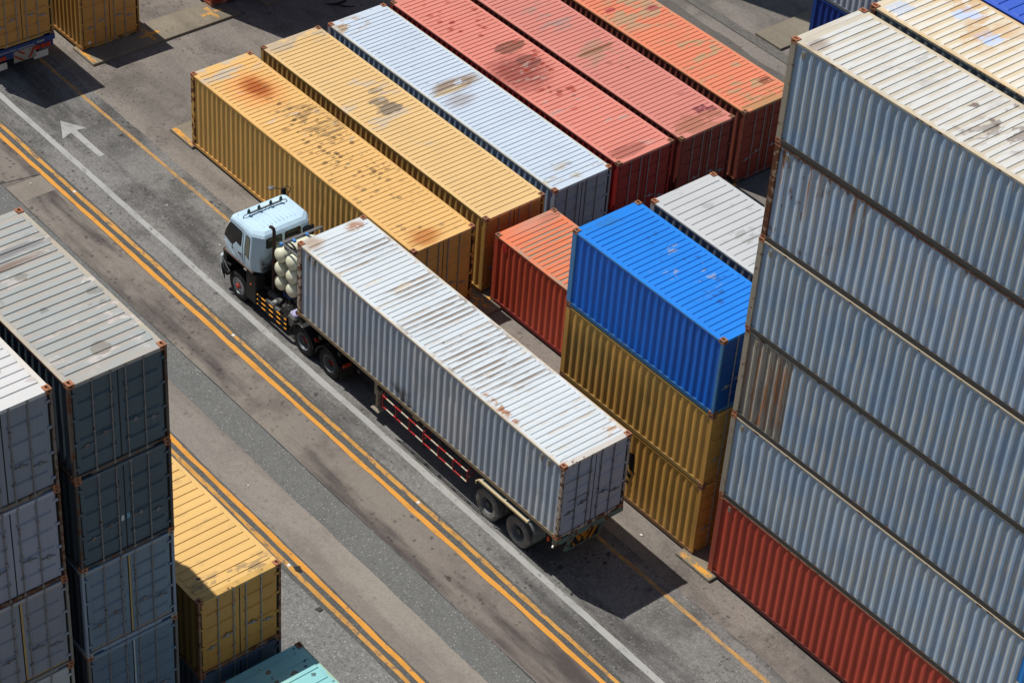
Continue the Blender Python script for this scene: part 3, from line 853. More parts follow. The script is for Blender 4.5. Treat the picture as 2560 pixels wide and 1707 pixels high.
# --- the dark stack and the pale stack at the lower left
G_L = 'short containers of the dark stack at the lower left'
hl = [2.905, 2.905, 2.74, 2.74, 2.71]
zl = [0.1, 3.005, 5.91, 8.65, 11.39]
SL = dict(roof=dict(rust=0.1, scuff=0.3))
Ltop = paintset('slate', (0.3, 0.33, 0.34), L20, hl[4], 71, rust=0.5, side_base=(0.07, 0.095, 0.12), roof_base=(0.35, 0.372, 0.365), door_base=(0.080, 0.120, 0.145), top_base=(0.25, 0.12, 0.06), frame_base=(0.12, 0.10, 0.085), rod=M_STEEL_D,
    door={'grime': 0.3, 'rust': 0.04},
    roof=dict(rust=0.05, scuff=0.25, border=((0.45, 0.39, 0.30), 0.13, 0.8), valley=((0.385, 0.36, 0.325), 0.65, None), layers=[
        ('flake', 3.2, 2.2, 3.2, 0.28, (0.60, 0.54, 0.50), 0.75, 2.8, 0.56), ('flake', 5.0, 1.2, 0.8, 1.1, (0.58, 0.52, 0.49), 0.7, 1.8, 0.59), ('flake', 3.0, 0.9, 3, 1.0, (0.55, 0.49, 0.46), 0.6, 2.0, 0.60),
        ('soft', 1.35, 1.3, 0.14, 1.2, (0.17, 0.16, 0.17), 0.75), ('soft', 1.75, 0.9, 0.12, 1.0, (0.19, 0.11, 0.075), 0.8), ('dots', 3.5, 1.3, 2.4, 1.1, (0.20, 0.20, 0.18), 0.7, 2.4, 0.62), ('patch', 5.35, 1.25, 0.2, 0.22, (0.22, 0.20, 0.17), 0.7)]))
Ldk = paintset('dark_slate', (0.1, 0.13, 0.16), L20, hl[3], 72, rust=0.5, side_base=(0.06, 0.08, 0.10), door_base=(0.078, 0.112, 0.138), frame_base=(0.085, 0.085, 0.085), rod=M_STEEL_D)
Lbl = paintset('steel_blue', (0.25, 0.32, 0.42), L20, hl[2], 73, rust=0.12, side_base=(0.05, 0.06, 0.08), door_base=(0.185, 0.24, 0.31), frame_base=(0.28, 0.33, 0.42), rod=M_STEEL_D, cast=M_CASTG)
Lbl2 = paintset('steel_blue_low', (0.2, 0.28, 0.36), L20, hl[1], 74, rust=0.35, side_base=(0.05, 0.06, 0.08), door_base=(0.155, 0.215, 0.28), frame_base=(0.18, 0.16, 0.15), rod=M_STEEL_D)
M_TAPEY = mat_plain('yellow_tape', (0.50, 0.33, 0.12), 0.7, grime=0.3)
M_TAPEW = mat_plain('white_tape', (0.48, 0.50, 0.53), 0.6, grime=0.2)
def tape(t, L, h, mat, bottom=True, wide=0.034):
    m = MB(); x0, x1 = L - 0.0395, L - 0.0375
    for a, b_ in ((0.165, W / 2 - .05), (W / 2 + .05, W - 0.165)):
        m.box(x0, x1, a, b_, h - 0.165, h - 0.165 + wide)
        if bottom: m.box(x0, x1, a, b_, 0.14, 0.14 + wide)
    m.box(x0, x1, W / 2 + 0.0145, W / 2 + 0.0145 + wide * 1.2, 0.14, h - 0.13)
    obj('tape', m, mat, t)
lx, ly = 17.14, -18.13
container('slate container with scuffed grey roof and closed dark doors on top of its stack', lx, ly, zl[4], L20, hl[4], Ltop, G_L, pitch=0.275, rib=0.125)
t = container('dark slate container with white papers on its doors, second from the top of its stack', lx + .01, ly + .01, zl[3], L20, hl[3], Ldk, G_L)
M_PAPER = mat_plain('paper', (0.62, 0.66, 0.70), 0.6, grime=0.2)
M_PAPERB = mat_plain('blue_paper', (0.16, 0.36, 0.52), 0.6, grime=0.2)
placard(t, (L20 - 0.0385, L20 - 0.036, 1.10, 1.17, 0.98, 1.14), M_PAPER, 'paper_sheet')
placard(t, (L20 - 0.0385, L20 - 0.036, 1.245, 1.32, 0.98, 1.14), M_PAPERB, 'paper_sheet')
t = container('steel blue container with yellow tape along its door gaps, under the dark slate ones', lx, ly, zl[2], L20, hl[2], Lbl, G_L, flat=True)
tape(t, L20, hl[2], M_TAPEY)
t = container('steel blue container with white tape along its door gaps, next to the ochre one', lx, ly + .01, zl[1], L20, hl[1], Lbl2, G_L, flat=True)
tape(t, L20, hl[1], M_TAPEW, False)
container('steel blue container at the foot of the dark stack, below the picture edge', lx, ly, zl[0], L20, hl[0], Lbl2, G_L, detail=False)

G_L2 = 'short containers of the pale stack at the left edge'
h2 = [2.905, 2.905, 2.74, 2.72, 2.77]
z2 = [0.1, 3.105, 6.01, 8.75, 11.47]
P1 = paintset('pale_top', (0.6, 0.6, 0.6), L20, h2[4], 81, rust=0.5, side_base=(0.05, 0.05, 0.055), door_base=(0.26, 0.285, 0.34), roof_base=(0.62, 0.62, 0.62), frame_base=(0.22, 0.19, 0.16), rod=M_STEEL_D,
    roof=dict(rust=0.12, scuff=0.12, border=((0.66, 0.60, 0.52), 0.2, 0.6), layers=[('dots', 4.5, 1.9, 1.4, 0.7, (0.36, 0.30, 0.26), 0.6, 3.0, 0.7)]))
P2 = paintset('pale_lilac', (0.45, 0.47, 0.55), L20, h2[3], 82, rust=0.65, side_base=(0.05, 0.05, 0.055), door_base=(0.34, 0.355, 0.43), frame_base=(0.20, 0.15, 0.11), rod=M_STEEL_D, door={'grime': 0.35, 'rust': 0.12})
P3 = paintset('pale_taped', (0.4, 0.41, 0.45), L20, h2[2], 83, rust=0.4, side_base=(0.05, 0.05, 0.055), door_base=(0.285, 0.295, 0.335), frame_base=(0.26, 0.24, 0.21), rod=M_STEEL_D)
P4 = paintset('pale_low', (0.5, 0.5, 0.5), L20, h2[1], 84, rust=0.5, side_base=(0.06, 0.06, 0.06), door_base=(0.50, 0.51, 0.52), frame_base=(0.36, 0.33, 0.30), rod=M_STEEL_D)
l2y = -20.93
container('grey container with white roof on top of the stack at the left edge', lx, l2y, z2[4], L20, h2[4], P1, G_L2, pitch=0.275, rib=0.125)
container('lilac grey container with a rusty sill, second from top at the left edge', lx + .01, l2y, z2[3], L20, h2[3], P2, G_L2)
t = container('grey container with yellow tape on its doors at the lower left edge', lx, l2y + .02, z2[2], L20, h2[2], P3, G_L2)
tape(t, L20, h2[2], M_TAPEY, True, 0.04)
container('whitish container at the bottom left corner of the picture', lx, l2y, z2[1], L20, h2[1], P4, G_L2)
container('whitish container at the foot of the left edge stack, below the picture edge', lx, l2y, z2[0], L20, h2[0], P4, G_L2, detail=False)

# --- ochre container, the one under it and the turquoise one
G_Y = 'containers at the kerb beside the dark stack'
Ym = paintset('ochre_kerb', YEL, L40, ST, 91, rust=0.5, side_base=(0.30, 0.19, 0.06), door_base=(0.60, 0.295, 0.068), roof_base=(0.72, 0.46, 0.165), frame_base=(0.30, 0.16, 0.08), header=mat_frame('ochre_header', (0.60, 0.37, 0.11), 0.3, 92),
    roof=dict(rust=0.05, scuff=0.12, border=((0.66, 0.38, 0.12), 0.06, 0.5), layers=[('flake', 11.85, 1.2, 0.36, 1.4, (0.27, 0.19, 0.11), 0.75, 2.6, 0.52), ('patch', 11.45, 0.5, 0.07, 0.08, (0.03, 0.03, 0.03), 0.9), ('flake', 9.0, 1.2, 3.0, 1.2, (0.5, 0.33, 0.14), 0.4, 2.0, 0.6)]))
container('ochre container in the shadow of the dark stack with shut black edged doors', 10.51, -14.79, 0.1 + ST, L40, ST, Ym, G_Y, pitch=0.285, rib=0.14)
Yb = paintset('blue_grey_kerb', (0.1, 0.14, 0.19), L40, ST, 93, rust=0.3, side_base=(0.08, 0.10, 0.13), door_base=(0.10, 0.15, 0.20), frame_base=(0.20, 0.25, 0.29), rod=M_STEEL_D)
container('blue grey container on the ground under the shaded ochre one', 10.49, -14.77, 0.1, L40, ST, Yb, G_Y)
Tq = paintset('turquoise', (0.2, 0.5, 0.5), L20, ST, 94, rust=0.4, side_base=(0.12, 0.33, 0.36), roof_base=(0.27, 0.58, 0.60), frame_base=(0.30, 0.36, 0.26), top_base=(0.40, 0.42, 0.22), cast=M_CAST2,
    roof=dict(rust=0.0, scuff=0.05, fade=(0.34, 0.63, 0.57), border=((0.36, 0.46, 0.28), 0.07, 0.75), layers=[('dots', 1.2, 1.4, 2.0, 1.2, (0.26, 0.12, 0.04), 0.85, 5.0, 0.72), ('flake', 0.22, 2.1, 0.25, 0.35, (0.20, 0.13, 0.10), 0.8, 4.0, 0.54), ('dots', 1.2, 2.2, 1.6, 0.2, (0.03, 0.03, 0.03), 0.8, 6.0, 0.5)]))
container('turquoise rust flecked container with its roof at the bottom picture edge', 23.11, -14.52, 0.1, L20, ST, Tq, G_Y, pitch=0.40, rib=0.30)

# --- the two ochre containers at the top left corner
G_K = 'ochre containers at the top left corner'
K1m = paintset('ochre_truck', YEL, L40, HC, 95, rust=0.25, side_base=(0.42, 0.25, 0.07), door_base=(0.56, 0.285, 0.075), frame_base=(0.44, 0.27, 0.08), cast=M_CAST2)
K2m = paintset('ochre_ground', YEL, L40, HC, 96, rust=0.4, side_base=(0.50, 0.27, 0.065), door_base=(0.57, 0.29, 0.075), frame_base=(0.46, 0.26, 0.075), rail_base=(0.40, 0.2, 0.06), cast=M_CAST2)
k1 = container('ochre container riding on a blue trailer at the top left corner', -6.94 - L40, -3.60, 1.40, L40, HC, K1m, G_K)
k2 = container('ochre container standing on the ground beside the blue trailer, top left', -7.1 - L40, 0.02, 0.1, L40, HC, K2m, G_K)
M_STK = mat_plain('torn_paper', (0.60, 0.60, 0.58), 0.7, grime=0.5, gs=14.0)
for (a, b_, c, d) in ((1.13, 1.20, 1.72, 1.98), (1.255, 1.34, 1.70, 1.96)):
    placard(k1, (L40 - 0.0385, L40 - 0.0358, a, b_, c, d), M_STK, 'paper_sheet')
placard(k2, (L40 - 0.0385, L40 - 0.036, 0.27, 0.40, 0.20, 0.29), M_WHITE)

# --- red stacks beyond the top edge and navy ones at the top right
O1 = paintset('maroon', (0.3, 0.05, 0.04), L40, HC, 97, rust=0.4, side_base=(0.34, 0.055, 0.035), door_base=(0.30, 0.045, 0.03), frame_base=(0.36, 0.10, 0.06), cast=M_CAST2)
for k in range(3):
    container('brick red container on the ground, only its bottom corner in view at the top edge' if k == 0 else 'red container stacked on the brick red one beyond the top edge', -7.09 - L40, 5.56, 0.1 + k * HC, L40, HC, O1, 'red containers beyond the top edge', detail=(k == 0))
for k in range(4):
    container('red container of the stack beyond the top edge that shades the yard', -6.75 - L40, 8.42, 0.1 + k * HC, L40, HC, O1, 'red containers of the second stack beyond the top edge', detail=False)
N1 = paintset('deep_navy', (0.02, 0.05, 0.3), L40, HC, 98, rust=0.1, side_base=(0.012, 0.045, 0.26), frame_base=(0.02, 0.07, 0.30), rail_base=(0.05, 0.09, 0.20), cast=M_CAST2, side={'grime': 0.2, 'rust': 0.0})
N2 = paintset('far_grey', (0.4, 0.44, 0.5), L40, HC, 99, rust=0.2, side_base=(0.40, 0.45, 0.52), rail_base=(0.16, 0.18, 0.2), cast=M_CAST2)
G_N = 'containers of the far navy stack'
container('navy blue container on the far ground behind the cream roofed stack', 8.2, 21.5, 0.1, L40, HC, N1, G_N, detail=False)
container('pale grey container on top of the far navy one', 8.25, 21.5, 0.1 + HC, L40, HC, N2, G_N, detail=False)
for k in range(5):
    container('container of the stack outside the top edge that shades the far yard', -0.30 - L40, 21.5, 0.1 + k * HC, L40, HC, N2, 'containers of the stack outside the top edge', detail=False)

# --- the white container on the truck
Tm = paintset('truck_white', (0.8, 0.8, 0.8), L40, 2.70, 101, rust=0.55, side_base=(0.40, 0.475, 0.565), roof_base=(0.60, 0.655, 0.69), door_base=(0.36, 0.41, 0.50), frame_base=(0.46, 0.40, 0.33), top_base=(0.66, 0.56, 0.42), rail_base=(0.22, 0.17, 0.11), rod=mat_frame('bar_rusty_grey', (0.16, 0.165, 0.17), 0.4, 7),
    header=mat_frame('white_header', (0.55, 0.52, 0.48), 0.3, 102), door={'grime': 0.6, 'rust': 0.30}, side={'grime': 0.30, 'rust': 0.07, 'fade': (0.50, 0.53, 0.56), 'soot': (5.2, 3.0, 0.8)},
    roof=dict(rust=0.20, scuff=0.16, border=((0.60, 0.50, 0.37), 0.07, 0.75), valley=[((0.55, 0.50, 0.43), 0.22, None), ((0.30, 0.26, 0.23), 0.62, [(5.2, 1.5, 0.5, 1.5), (7.0, 1.4, 0.75, 1.6), (7.9, 1.0, 0.5, 1.3), (1.5, 1.5, 0.5, 1.0), (8.7, 1.5, 0.35, 1.2), (3.6, 1.6, 0.5, 0.9)])],
        layers=[('flake', 9.2, 0.17, 0.85, 0.12, (0.38, 0.15, 0.05), 0.9, 4.5, 0.50), ('soft', 0.3, 0.35, 0.32, 0.3, (0.40, 0.27, 0.17), 0.75), ('flake', 0.30, 1.88, 0.22, 0.34, (0.38, 0.17, 0.08), 0.85, 5.0, 0.43), ('flake', 11.95, 0.25, 0.25, 0.3, (0.45, 0.26, 0.13), 0.7, 3.2, 0.52),
                ('flake', 11.6, 2.1, 0.4, 0.35, (0.50, 0.30, 0.16), 0.7, 2.6, 0.50), ('flake', 6, 1.2, 6, 1.3, (0.62, 0.50, 0.36), 0.5, 2.2, 0.63)]))
tc = container('white rust stained long container riding on the truck trailer in the middle of the road', 11.23, -3.655, 1.66, L40, 2.70, Tm, 'containers riding on trailers', rz=R(-0.25))
for xx in (0.50, 0.78, 11.25, 11.55):
    placard(tc, (xx, xx + 0.08, 0.001, 0.040, 2.70 - 0.36, 2.70 - 0.17), M_TAN, 'vent_cover')
m = MB()
for (ya, yb, zc) in ((0.16, 1.12, 2.02), (0.30, 1.10, 1.28)): m.tube([(L40 - 0.034, ya, zc), (L40 - 0.034, yb, zc)], 0.012, 6)
obj('cross_bar', m, Tm['rod'], tc)
k1['group'] = 'containers riding on trailers'

# ------------------------------------------------------------------ ground, road, markings
def strip(x0, x1, y0, y1, z, jit=0.0, step=0.45, seed=0, taper=0.0):
    r2 = random.Random(seed * 31 + 5)
    m = MB(); n = max(1, int((x1 - x0) / step)); vs = []
    j0 = j1 = 0.0
    for i in range(n + 1):
        x = x0 + (x1 - x0) * i / n
        j0 = j0 * 0.6 + r2.uniform(-jit, jit); j1 = j1 * 0.6 + r2.uniform(-jit, jit)
        vs += [(x, y0 + j0, z), (x, y1 + j1, z)]
    m.add(vs, [(2 * i, 2 * i + 2, 2 * i + 3, 2 * i + 1) for i in range(n)])
    return m
G_CONC = mat_ground('yard_concrete', (0.222, 0.198, 0.176), 0.26, 0.42, 0.75, 0.0, 1, tone=(0.178, 0.160, 0.146))
G_ASPH = mat_ground('lane_asphalt', (0.182, 0.178, 0.172), 0.36, 0.78, 0.9, 0.35, 2, stain=(0.055, 0.053, 0.052), tone=(0.200, 0.195, 0.188), blot_scale=3.4)
G_DARK = mat_ground('dark_asphalt', (0.098, 0.099, 0.095), 0.36, 0.3, 0.3, 0.25, 3, stain=(0.05, 0.05, 0.048))
G_BAND = mat_ground('slab_concrete', (0.195, 0.170, 0.152), 0.16, 1.0, 0.75, 0.0, 4, stain=(0.075, 0.062, 0.060), tone=(0.225, 0.200, 0.172), blot_scale=2.6)
G_STRIP = mat_ground('strip_asphalt', (0.142, 0.144, 0.140), 0.34, 0.15, 0.25, 0.5, 5, stain=(0.09, 0.09, 0.088))
G_LIGHT = mat_ground('light_slab', (0.275, 0.248, 0.216), 0.16, 0.45, 0.4, 0.0, 6, stain=(0.125, 0.110, 0.098), tone=(0.235, 0.212, 0.19))
G_KERB = mat_ground('pale_asphalt', (0.190, 0.188, 0.182), 0.50, 0.15, 0.25, 0.7, 7, stain=(0.11, 0.11, 0.107))
G_PAD = mat_ground('pad_concrete', (0.245, 0.215, 0.165), 0.13, 0.35, 0.55, 0.0, 8, stain=(0.12, 0.10, 0.075), tone=(0.205, 0.180, 0.138))
m = MB(); m.add([(-400, -400, 0), (400, -400, 0), (400, 400, 0), (-400, 400, 0)], [(0, 1, 2, 3)])
struct('ground', m, G_CONC)
X0, X1 = -60, 70
struct('lane', strip(X0, X1, -4.52, -0.95, 0.004, 0.05, 0.7, 1), G_ASPH)
struct('asphalt_edge', strip(X0, X1, -5.07, -4.50, 0.008, 0.012, 0.5, 2), G_DARK)
struct('slab_strip', strip(X0, X1, -6.42, -5.07, 0.004, 0.012, 0.5, 3), G_BAND)
struct('asphalt_strip', strip(X0, X1, -7.45, -6.405, 0.008, 0.018, 0.4, 4), G_STRIP)
struct('pale_strip', strip(X0, X1, -8.72, -7.43, 0.004, 0.01, 0.5, 5), G_LIGHT)
struct('asphalt_edge', strip(X0, X1, -9.36, -8.70, 0.008, 0.015, 0.5, 6), G_DARK)
struct('side_lane', strip(X0, X1, -60, -9.33, 0.004, 0.015, 0.5, 7), G_KERB)
struct('far_lane', strip(X0, X1, 16.6, 20.35, 0.004, 0.10, 0.7, 8), mat_ground('far_asphalt', (0.125, 0.113, 0.104), 0.25, 0.5, 0.4, 0.0, 9, stain=(0.07, 0.065, 0.06)))
struct('far_gutter', strip(X0, X1, 20.99, 21.44, 0.006, 0.02, 0.5, 9), mat_ground('gutter_asphalt', (0.130, 0.122, 0.112), 0.45, 0.2, 0.2, 0.3, 10))
M_JOINT = mat_plain('joint_tar', (0.03, 0.028, 0.026), 0.9)
def joint(x0, x1, y0, y1, seed):
    r2 = random.Random(seed); m = MB(); n = 14; vs = []
    d = Vector((x1 - x0, y1 - y0, 0)); nn = Vector((-d.y, d.x, 0)).normalized()
    for i in range(n + 1):
        p = Vector((x0, y0, 0.0125)) + d * (i / n) + nn * r2.uniform(-.012, .012); w = r2.uniform(.008, .022)
        vs += [p + nn * w, p - nn * w]
    m.add(vs, [(2 * i, 2 * i + 2, 2 * i + 3, 2 * i + 1) for i in range(n)])
    struct('slab_joint', m, M_JOINT)
joint(-1.47, -1.76, -5.0, -6.45, 1)
struct('lane_seam', strip(X0, X1, 20.955, 20.99, 0.007, 0.006, 0.5, 11), M_JOINT)
struct('lane_seam', strip(X0, X1, -6.435, -6.415, 0.0105, 0.008, 0.4, 12), M_JOINT)
struct('slab_patch', strip(-1.46, -0.46, -6.40, -5.09, 0.0065, 0.01, 0.5, 13), mat_ground('slab_patch', (0.235, 0.205, 0.175), 0.12, 0.15, 0.2, 0.0, 12))
# dirt left by tyres where the slab meets the tarmac
L_YEL, L_WHT = (0.66, 0.30, 0.05), (0.37, 0.37, 0.36)
UND = (0.12, 0.115, 0.11)
ML_Y = mat_line('yellow_line_paint', L_YEL, UND, 0.50, 1, 0.13)
ML_Y2 = mat_line('worn_yellow_line_paint', (0.56, 0.285, 0.065), UND, 0.80, 2, 0.16)
ML_YT = mat_line('faded_yellow_line_paint', (0.50, 0.28, 0.085), (0.15, 0.145, 0.135), 1.25, 3, 0.34)
ML_W = mat_line('white_line_paint', L_WHT, UND, 0.55, 4, 0.16)
ML_PX = mat_line('yellow_mark_paint', (0.66, 0.32, 0.05), (0.2, 0.18, 0.14), 1.05, 5, 0.18)
struct('white_lane_line', strip(X0, X1, -3.845, -3.635, 0.010, 0.010, 0.35, 21), ML_W)
struct('yellow_line', strip(X0, X1, -4.725, -4.590, 0.0135, 0.015, 0.35, 22), ML_Y2)
struct('yellow_line', strip(X0, X1, -5.065, -4.910, 0.0135, 0.015, 0.35, 23), ML_Y)
struct('yellow_line', strip(X0, X1, -8.925, -8.780, 0.0135, 0.015, 0.35, 24), ML_Y)
struct('yellow_line', strip(X0, X1, -9.225, -9.090, 0.0135, 0.015, 0.35, 25), ML_Y2)
struct('thin_yellow_line', strip(X0, X1, -1.465, -1.335, 0.010, 0.013, 0.35, 26), ML_YT)
m = MB()
head = [(-3.86, -2.86), (-2.98, -2.36), (-3.12, -2.72), (-3.12, -3.02), (-2.88, -3.37)]
m.add([(x, y, 0.010) for x, y in [(-3.87, -2.86), (-2.98, -2.36), (-3.06, -2.68), (-3.03, -2.96), (-2.87, -3.37)]], [(0, 4, 3, 2, 1)])
m.add([(x, y, 0.010) for x, y in [(-3.06, -2.70), (-1.26, -2.72), (-1.26, -2.92), (-3.03, -2.95)]], [(0, 3, 2, 1)])
struct('arrow_marking', m, ML_W)
# concrete landing pads under the container corners
pads = []
for k, xc in enumerate((-19.85, -13.4, -6.87, -0.56, 5.9, 12.38, 18.80, 25.26, 31.7, 38.2)):
    for j, (y0, y1) in enumerate(((-0.10, 6.25), (7.38, 13.88))):
        m = MB(); m.cbox(xc - 0.69, xc + 0.69, y0, y1, -0.2, 0.098, 0.012)
        struct('concrete_pad', m, G_PAD)
        if j == 0 or k in (2, 3, 5):
            for yp in ((-0.02, 2.62, 5.36) if j == 0 else (8.2, 10.9, 13.5)):
                m = MB(); z = 0.1025; a, w = 0.44, 0.085
                yl = max(yp - a, y0 + 0.02)
                if yp < 0:                       # worn band along the pad's road edge
                    m.add([(xc - 0.60, y0 + 0.03, z), (xc + 0.62, y0 + 0.03, z), (xc + 0.62, y0 + 0.20, z), (xc - 0.60, y0 + 0.24, z)], [(0, 1, 2, 3)])
                else:
                    m.add([(xc + .09 - a, yp - w, z), (xc + .09 + a, yp - w, z), (xc + .09 + a, yp + w, z), (xc + .09 - a, yp + w, z)], [(0, 1, 2, 3)])
                    m.add([(xc + .09 - w, yl, z), (xc + .09 + w, yl, z), (xc + .09 + w, yp - w, z), (xc + .09 - w, yp - w, z)], [(0, 1, 2, 3)])
                    m.add([(xc + .09 - w, yp + w, z), (xc + .09 + w, yp + w, z), (xc + .09 + w, yp + a, z), (xc + .09 - w, yp + a, z)], [(0, 1, 2, 3)])
                struct('plus_marking', m, ML_PX)
for xc in (-6.5, 6.37, 19.2):
    m = MB(); m.cbox(xc - 0.69, xc + 0.69, 21.46, 27.8, -0.2, 0.098, 0.012); struct('concrete_pad', m, G_PAD)
for xc in (10.5, 16.8, 22.9, 29.2):
    m = MB(); m.cbox(xc - 0.6, xc + 0.6, -21.6, -12.3, -0.2, 0.098, 0.012); struct('concrete_pad', m, G_PAD)

# road studs and bits of litter
M_STUD = mat_plain('stud_white', (0.75, 0.74, 0.70), 0.35, grime=0.3, gs=20)
M_BLACK = mat_plain('black_rubber', (0.018, 0.018, 0.018), 0.8, grime=0.2)
for i, (x, y, lab) in enumerate(((0.01, -4.67, 'white road stud on the yellow line left of the truck'), (9.29, -4.67, 'white road stud on the yellow line beside the truck cab'),
                   (18.62, -4.67, 'white road stud on the yellow line beside the trailer'), (18.53, -9.14, 'white road stud on the yellow line by the shaded ochre container'))):
    m = MB()
    m.add([(-.06, -.05, 0), (.06, -.05, 0), (.06, .05, 0), (-.06, .05, 0), (-.035, -.04, .02), (.035, -.04, .02), (.035, .04, .02), (-.035, .04, .02)],
          [(0, 3, 2, 1), (4, 5, 6, 7), (0, 1, 5, 4), (1, 2, 6, 5), (2, 3, 7, 6), (3, 0, 4, 7)])
    o = obj('road_stud', m, M_STUD, None, (x, y, 0.0138))
    tag(o, lab, 'road stud', 'road studs on the yellow lines')
def rag(name, label, cat, x, y, pts, mat, z=0.012, t=0.02):
    m = MB(); n = len(pts)
    m.add([(px, py, 0) for px, py in pts] + [(px * .85, py * .85, t) for px, py in pts],
          [tuple(range(n - 1, -1, -1)), tuple(range(n, 2 * n))] + [(i, (i + 1) % n, n + (i + 1) % n, n + i) for i in range(n)])
    tag(obj(name, m, mat, None, (x, y, z)), label, cat)
rag('rubber_scrap', 'black rubber scrap lying on the yellow line beside the shaded ochre container', 'scrap', 18.78, -9.0, [(-.14, -.08), (.05, -.12), (.2, -.02), (.1, .05), (-.06, .1)], M_BLACK)
rag('dark_rag', 'small dark rag on the pale tarmac right of the ochre container', 'rag', 20.4, -9.46, [(-.09, -.1), (.1, -.05), (.07, .09), (-.08, .08)], mat_plain('rag_grey', (0.05, 0.05, 0.05), 0.9))
m = MB(); m.tube([(0, 0, .03), (.22, .35, .04), (.2, .75, .03), (-.05, 1.1, .05)], [.02, .05, .045, .015], 6)
m.tube([(.22, .35, .04), (.5, .5, .03), (.75, .85, .03)], [.03, .03, .01], 6)
tag(obj('rubber_strip', m, M_BLACK, None, (-5.0, 9.3, 0.004)), 'curled black rubber strip lying on the shaded yard near the top edge', 'scrap')
rag('paper_scrap', 'white crumpled scrap by the foot of the ochre stack behind the truck', 'scrap', 23.4, -0.35, [(-.05, -.02), (.04, -.03), (.06, .03), (-.03, .03)], M_WHITE)
for i, (x, y) in enumerate(((2.4, -2.6), (-1.2, -5.6), (5.2, -2.4), (15.2, -8.2))):
    rag('paper_scrap', ('tiny white scrap on the lane ahead of the truck cab', 'tiny white scrap on the slab strip at the left', 'tiny white scrap on the lane beside the truck cab', 'tiny pale scrap on the pale strip near the ochre container')[i], 'scrap', x, y, [(-.03, -.02), (.03, -.02), (.02, .02), (-.02, .025)], M_WHITE)

# ------------------------------------------------------------------ wheels
M_TYRE = None
def mat_tyre(name, base, seed):
    b = Mat(name, seed)
    c = b.mix(b.ramp(b.noise(3.0, 5.0, 0.65), 0.4, 0.7), base, tuple(v * 1.9 + 0.012 for v in base))
    return b.done(c, 0.85, 0.0, 0.2)
M_TYRE_D = mat_tyre('tyre_dark', (0.016, 0.016, 0.016), 1)
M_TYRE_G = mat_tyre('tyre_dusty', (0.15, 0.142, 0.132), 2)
M_RIM_S = mat_plain('rim_silver', (0.42, 0.44, 0.46), 0.4, 0.4, grime=0.5, gs=9)
M_RIM_G = mat_plain('rim_grey', (0.15, 0.165, 0.18), 0.5, 0.1, grime=0.5, gs=7)
M_RIM_D = mat_plain('rim_dusty', (0.15, 0.16, 0.168), 0.6, 0.0, grime=0.5, gs=7)
M_CHROME = mat_plain('chrome', (0.62, 0.63, 0.64), 0.2, 0.9, grime=0.2)
M_REDHUB = mat_plain('red_hub', (0.48, 0.045, 0.02), 0.5, grime=0.3, gs=20)
M_DARK = mat_plain('chassis_black', (0.016, 0.016, 0.017), 0.65, grime=0.5, spec=0.3)
M_DARKG = mat_plain('greasy_grey', (0.055, 0.055, 0.056), 0.55, grime=0.6, gs=10)
def me_tyre(rad, wid):
    def fn():
        m = MB(); w = wid
        prof = [(rad * 0.56, 0.03), (rad * 0.60, 0.006), (rad * 0.72, -0.006), (rad * 0.86, -0.004), (rad * 0.945, 0.012), (rad * 0.985, 0.030), (rad, 0.045)]
        n = 5
        for g in range(1, n):
            t = 0.045 + (w - 0.09) * g / n
            prof += [(rad, t - 0.008), (rad * 0.975, t - 0.006), (rad * 0.975, t + 0.006), (rad, t + 0.008)]
        prof += [(rad, w - 0.045), (rad * 0.945, w - 0.012), (rad * 0.86, w), (rad * 0.6, w), (rad * 0.56, w - 0.03)]
        m.lathe(prof, (0, 0, 0), 1, 56)
        # shoulder lugs
        for k in range(56):
            a = 2 * math.pi * k / 56
            for (ta, tb) in ((0.028, 0.085), (w - 0.085, w - 0.028)):
                vs = []
                for (da, rr) in ((-.028, rad * .965), (.028, rad * .965), (.028, rad * 1.006), (-.028, rad * 1.006)):
                    for t in (ta, tb): vs.append((rr * math.cos(a + da), t, rr * math.sin(a + da)))
                m.add(vs, [(0, 2, 4, 6), (1, 7, 5, 3), (0, 1, 3, 2), (2, 3, 5, 4), (4, 5, 7, 6), (6, 7, 1, 0)])
        return m.mesh('tyre', 35)
    return cached(('tyre', rad, wid), fn)
def me_rim(kind, rad, wid):
    def fn():
        m = MB(); r = rad * 0.57
        if kind == 'front':
            prof = [(r, 0.03), (r * 1.03, 0.008), (r * 0.97, 0.004), (r * 0.93, 0.025), (r * 0.90, 0.06), (r * 0.80, 0.062), (r * 0.60, 0.035), (r * 0.50, 0.025), (r * 0.44, 0.03), (r * 0.40, 0.06), (0.001, 0.06)]
        else:
            prof = [(r, 0.03), (r * 1.03, 0.008), (r * 0.97, 0.004), (r * 0.93, 0.03), (r * 0.88, 0.05), (r * 0.84, 0.12), (r * 0.76, 0.165), (r * 0.60, 0.175), (r * 0.52, 0.165), (r * 0.50, 0.185), (0.001, 0.185)]
        m.lathe(prof, (0, 0, 0), 1, 40)
        return m.mesh('rim', 40)
    return cached(('rim', kind, rad), fn)
def me_rimholes(rad):
    def fn():
        m = MB(); r = rad * 0.57
        for k in range(8):
            a = 2 * math.pi * k / 8 + .2
            m.lathe([(0.030, 0.0), (0.001, 0.0)], (r * .72 * math.cos(a), 0.0495, r * .72 * math.sin(a)), 1, 10)
        return m.mesh('vent_hole')
    return cached(('holes', rad), fn)
def me_hub(kind, rad):
    def fn():
        m = MB()
        if kind == 'front': m.lathe([(0.085, 0.06), (0.085, -0.01), (0.07, -0.035), (0.03, -0.045), (0.001, -0.045)], (0, 0, 0), 1, 14)
        else: m.lathe([(0.10, 0.185), (0.10, 0.07), (0.085, 0.045), (0.001, 0.045)], (0, 0, 0), 1, 16)
        return m.mesh('hub', 40)
    return cached(('hub', kind), fn)
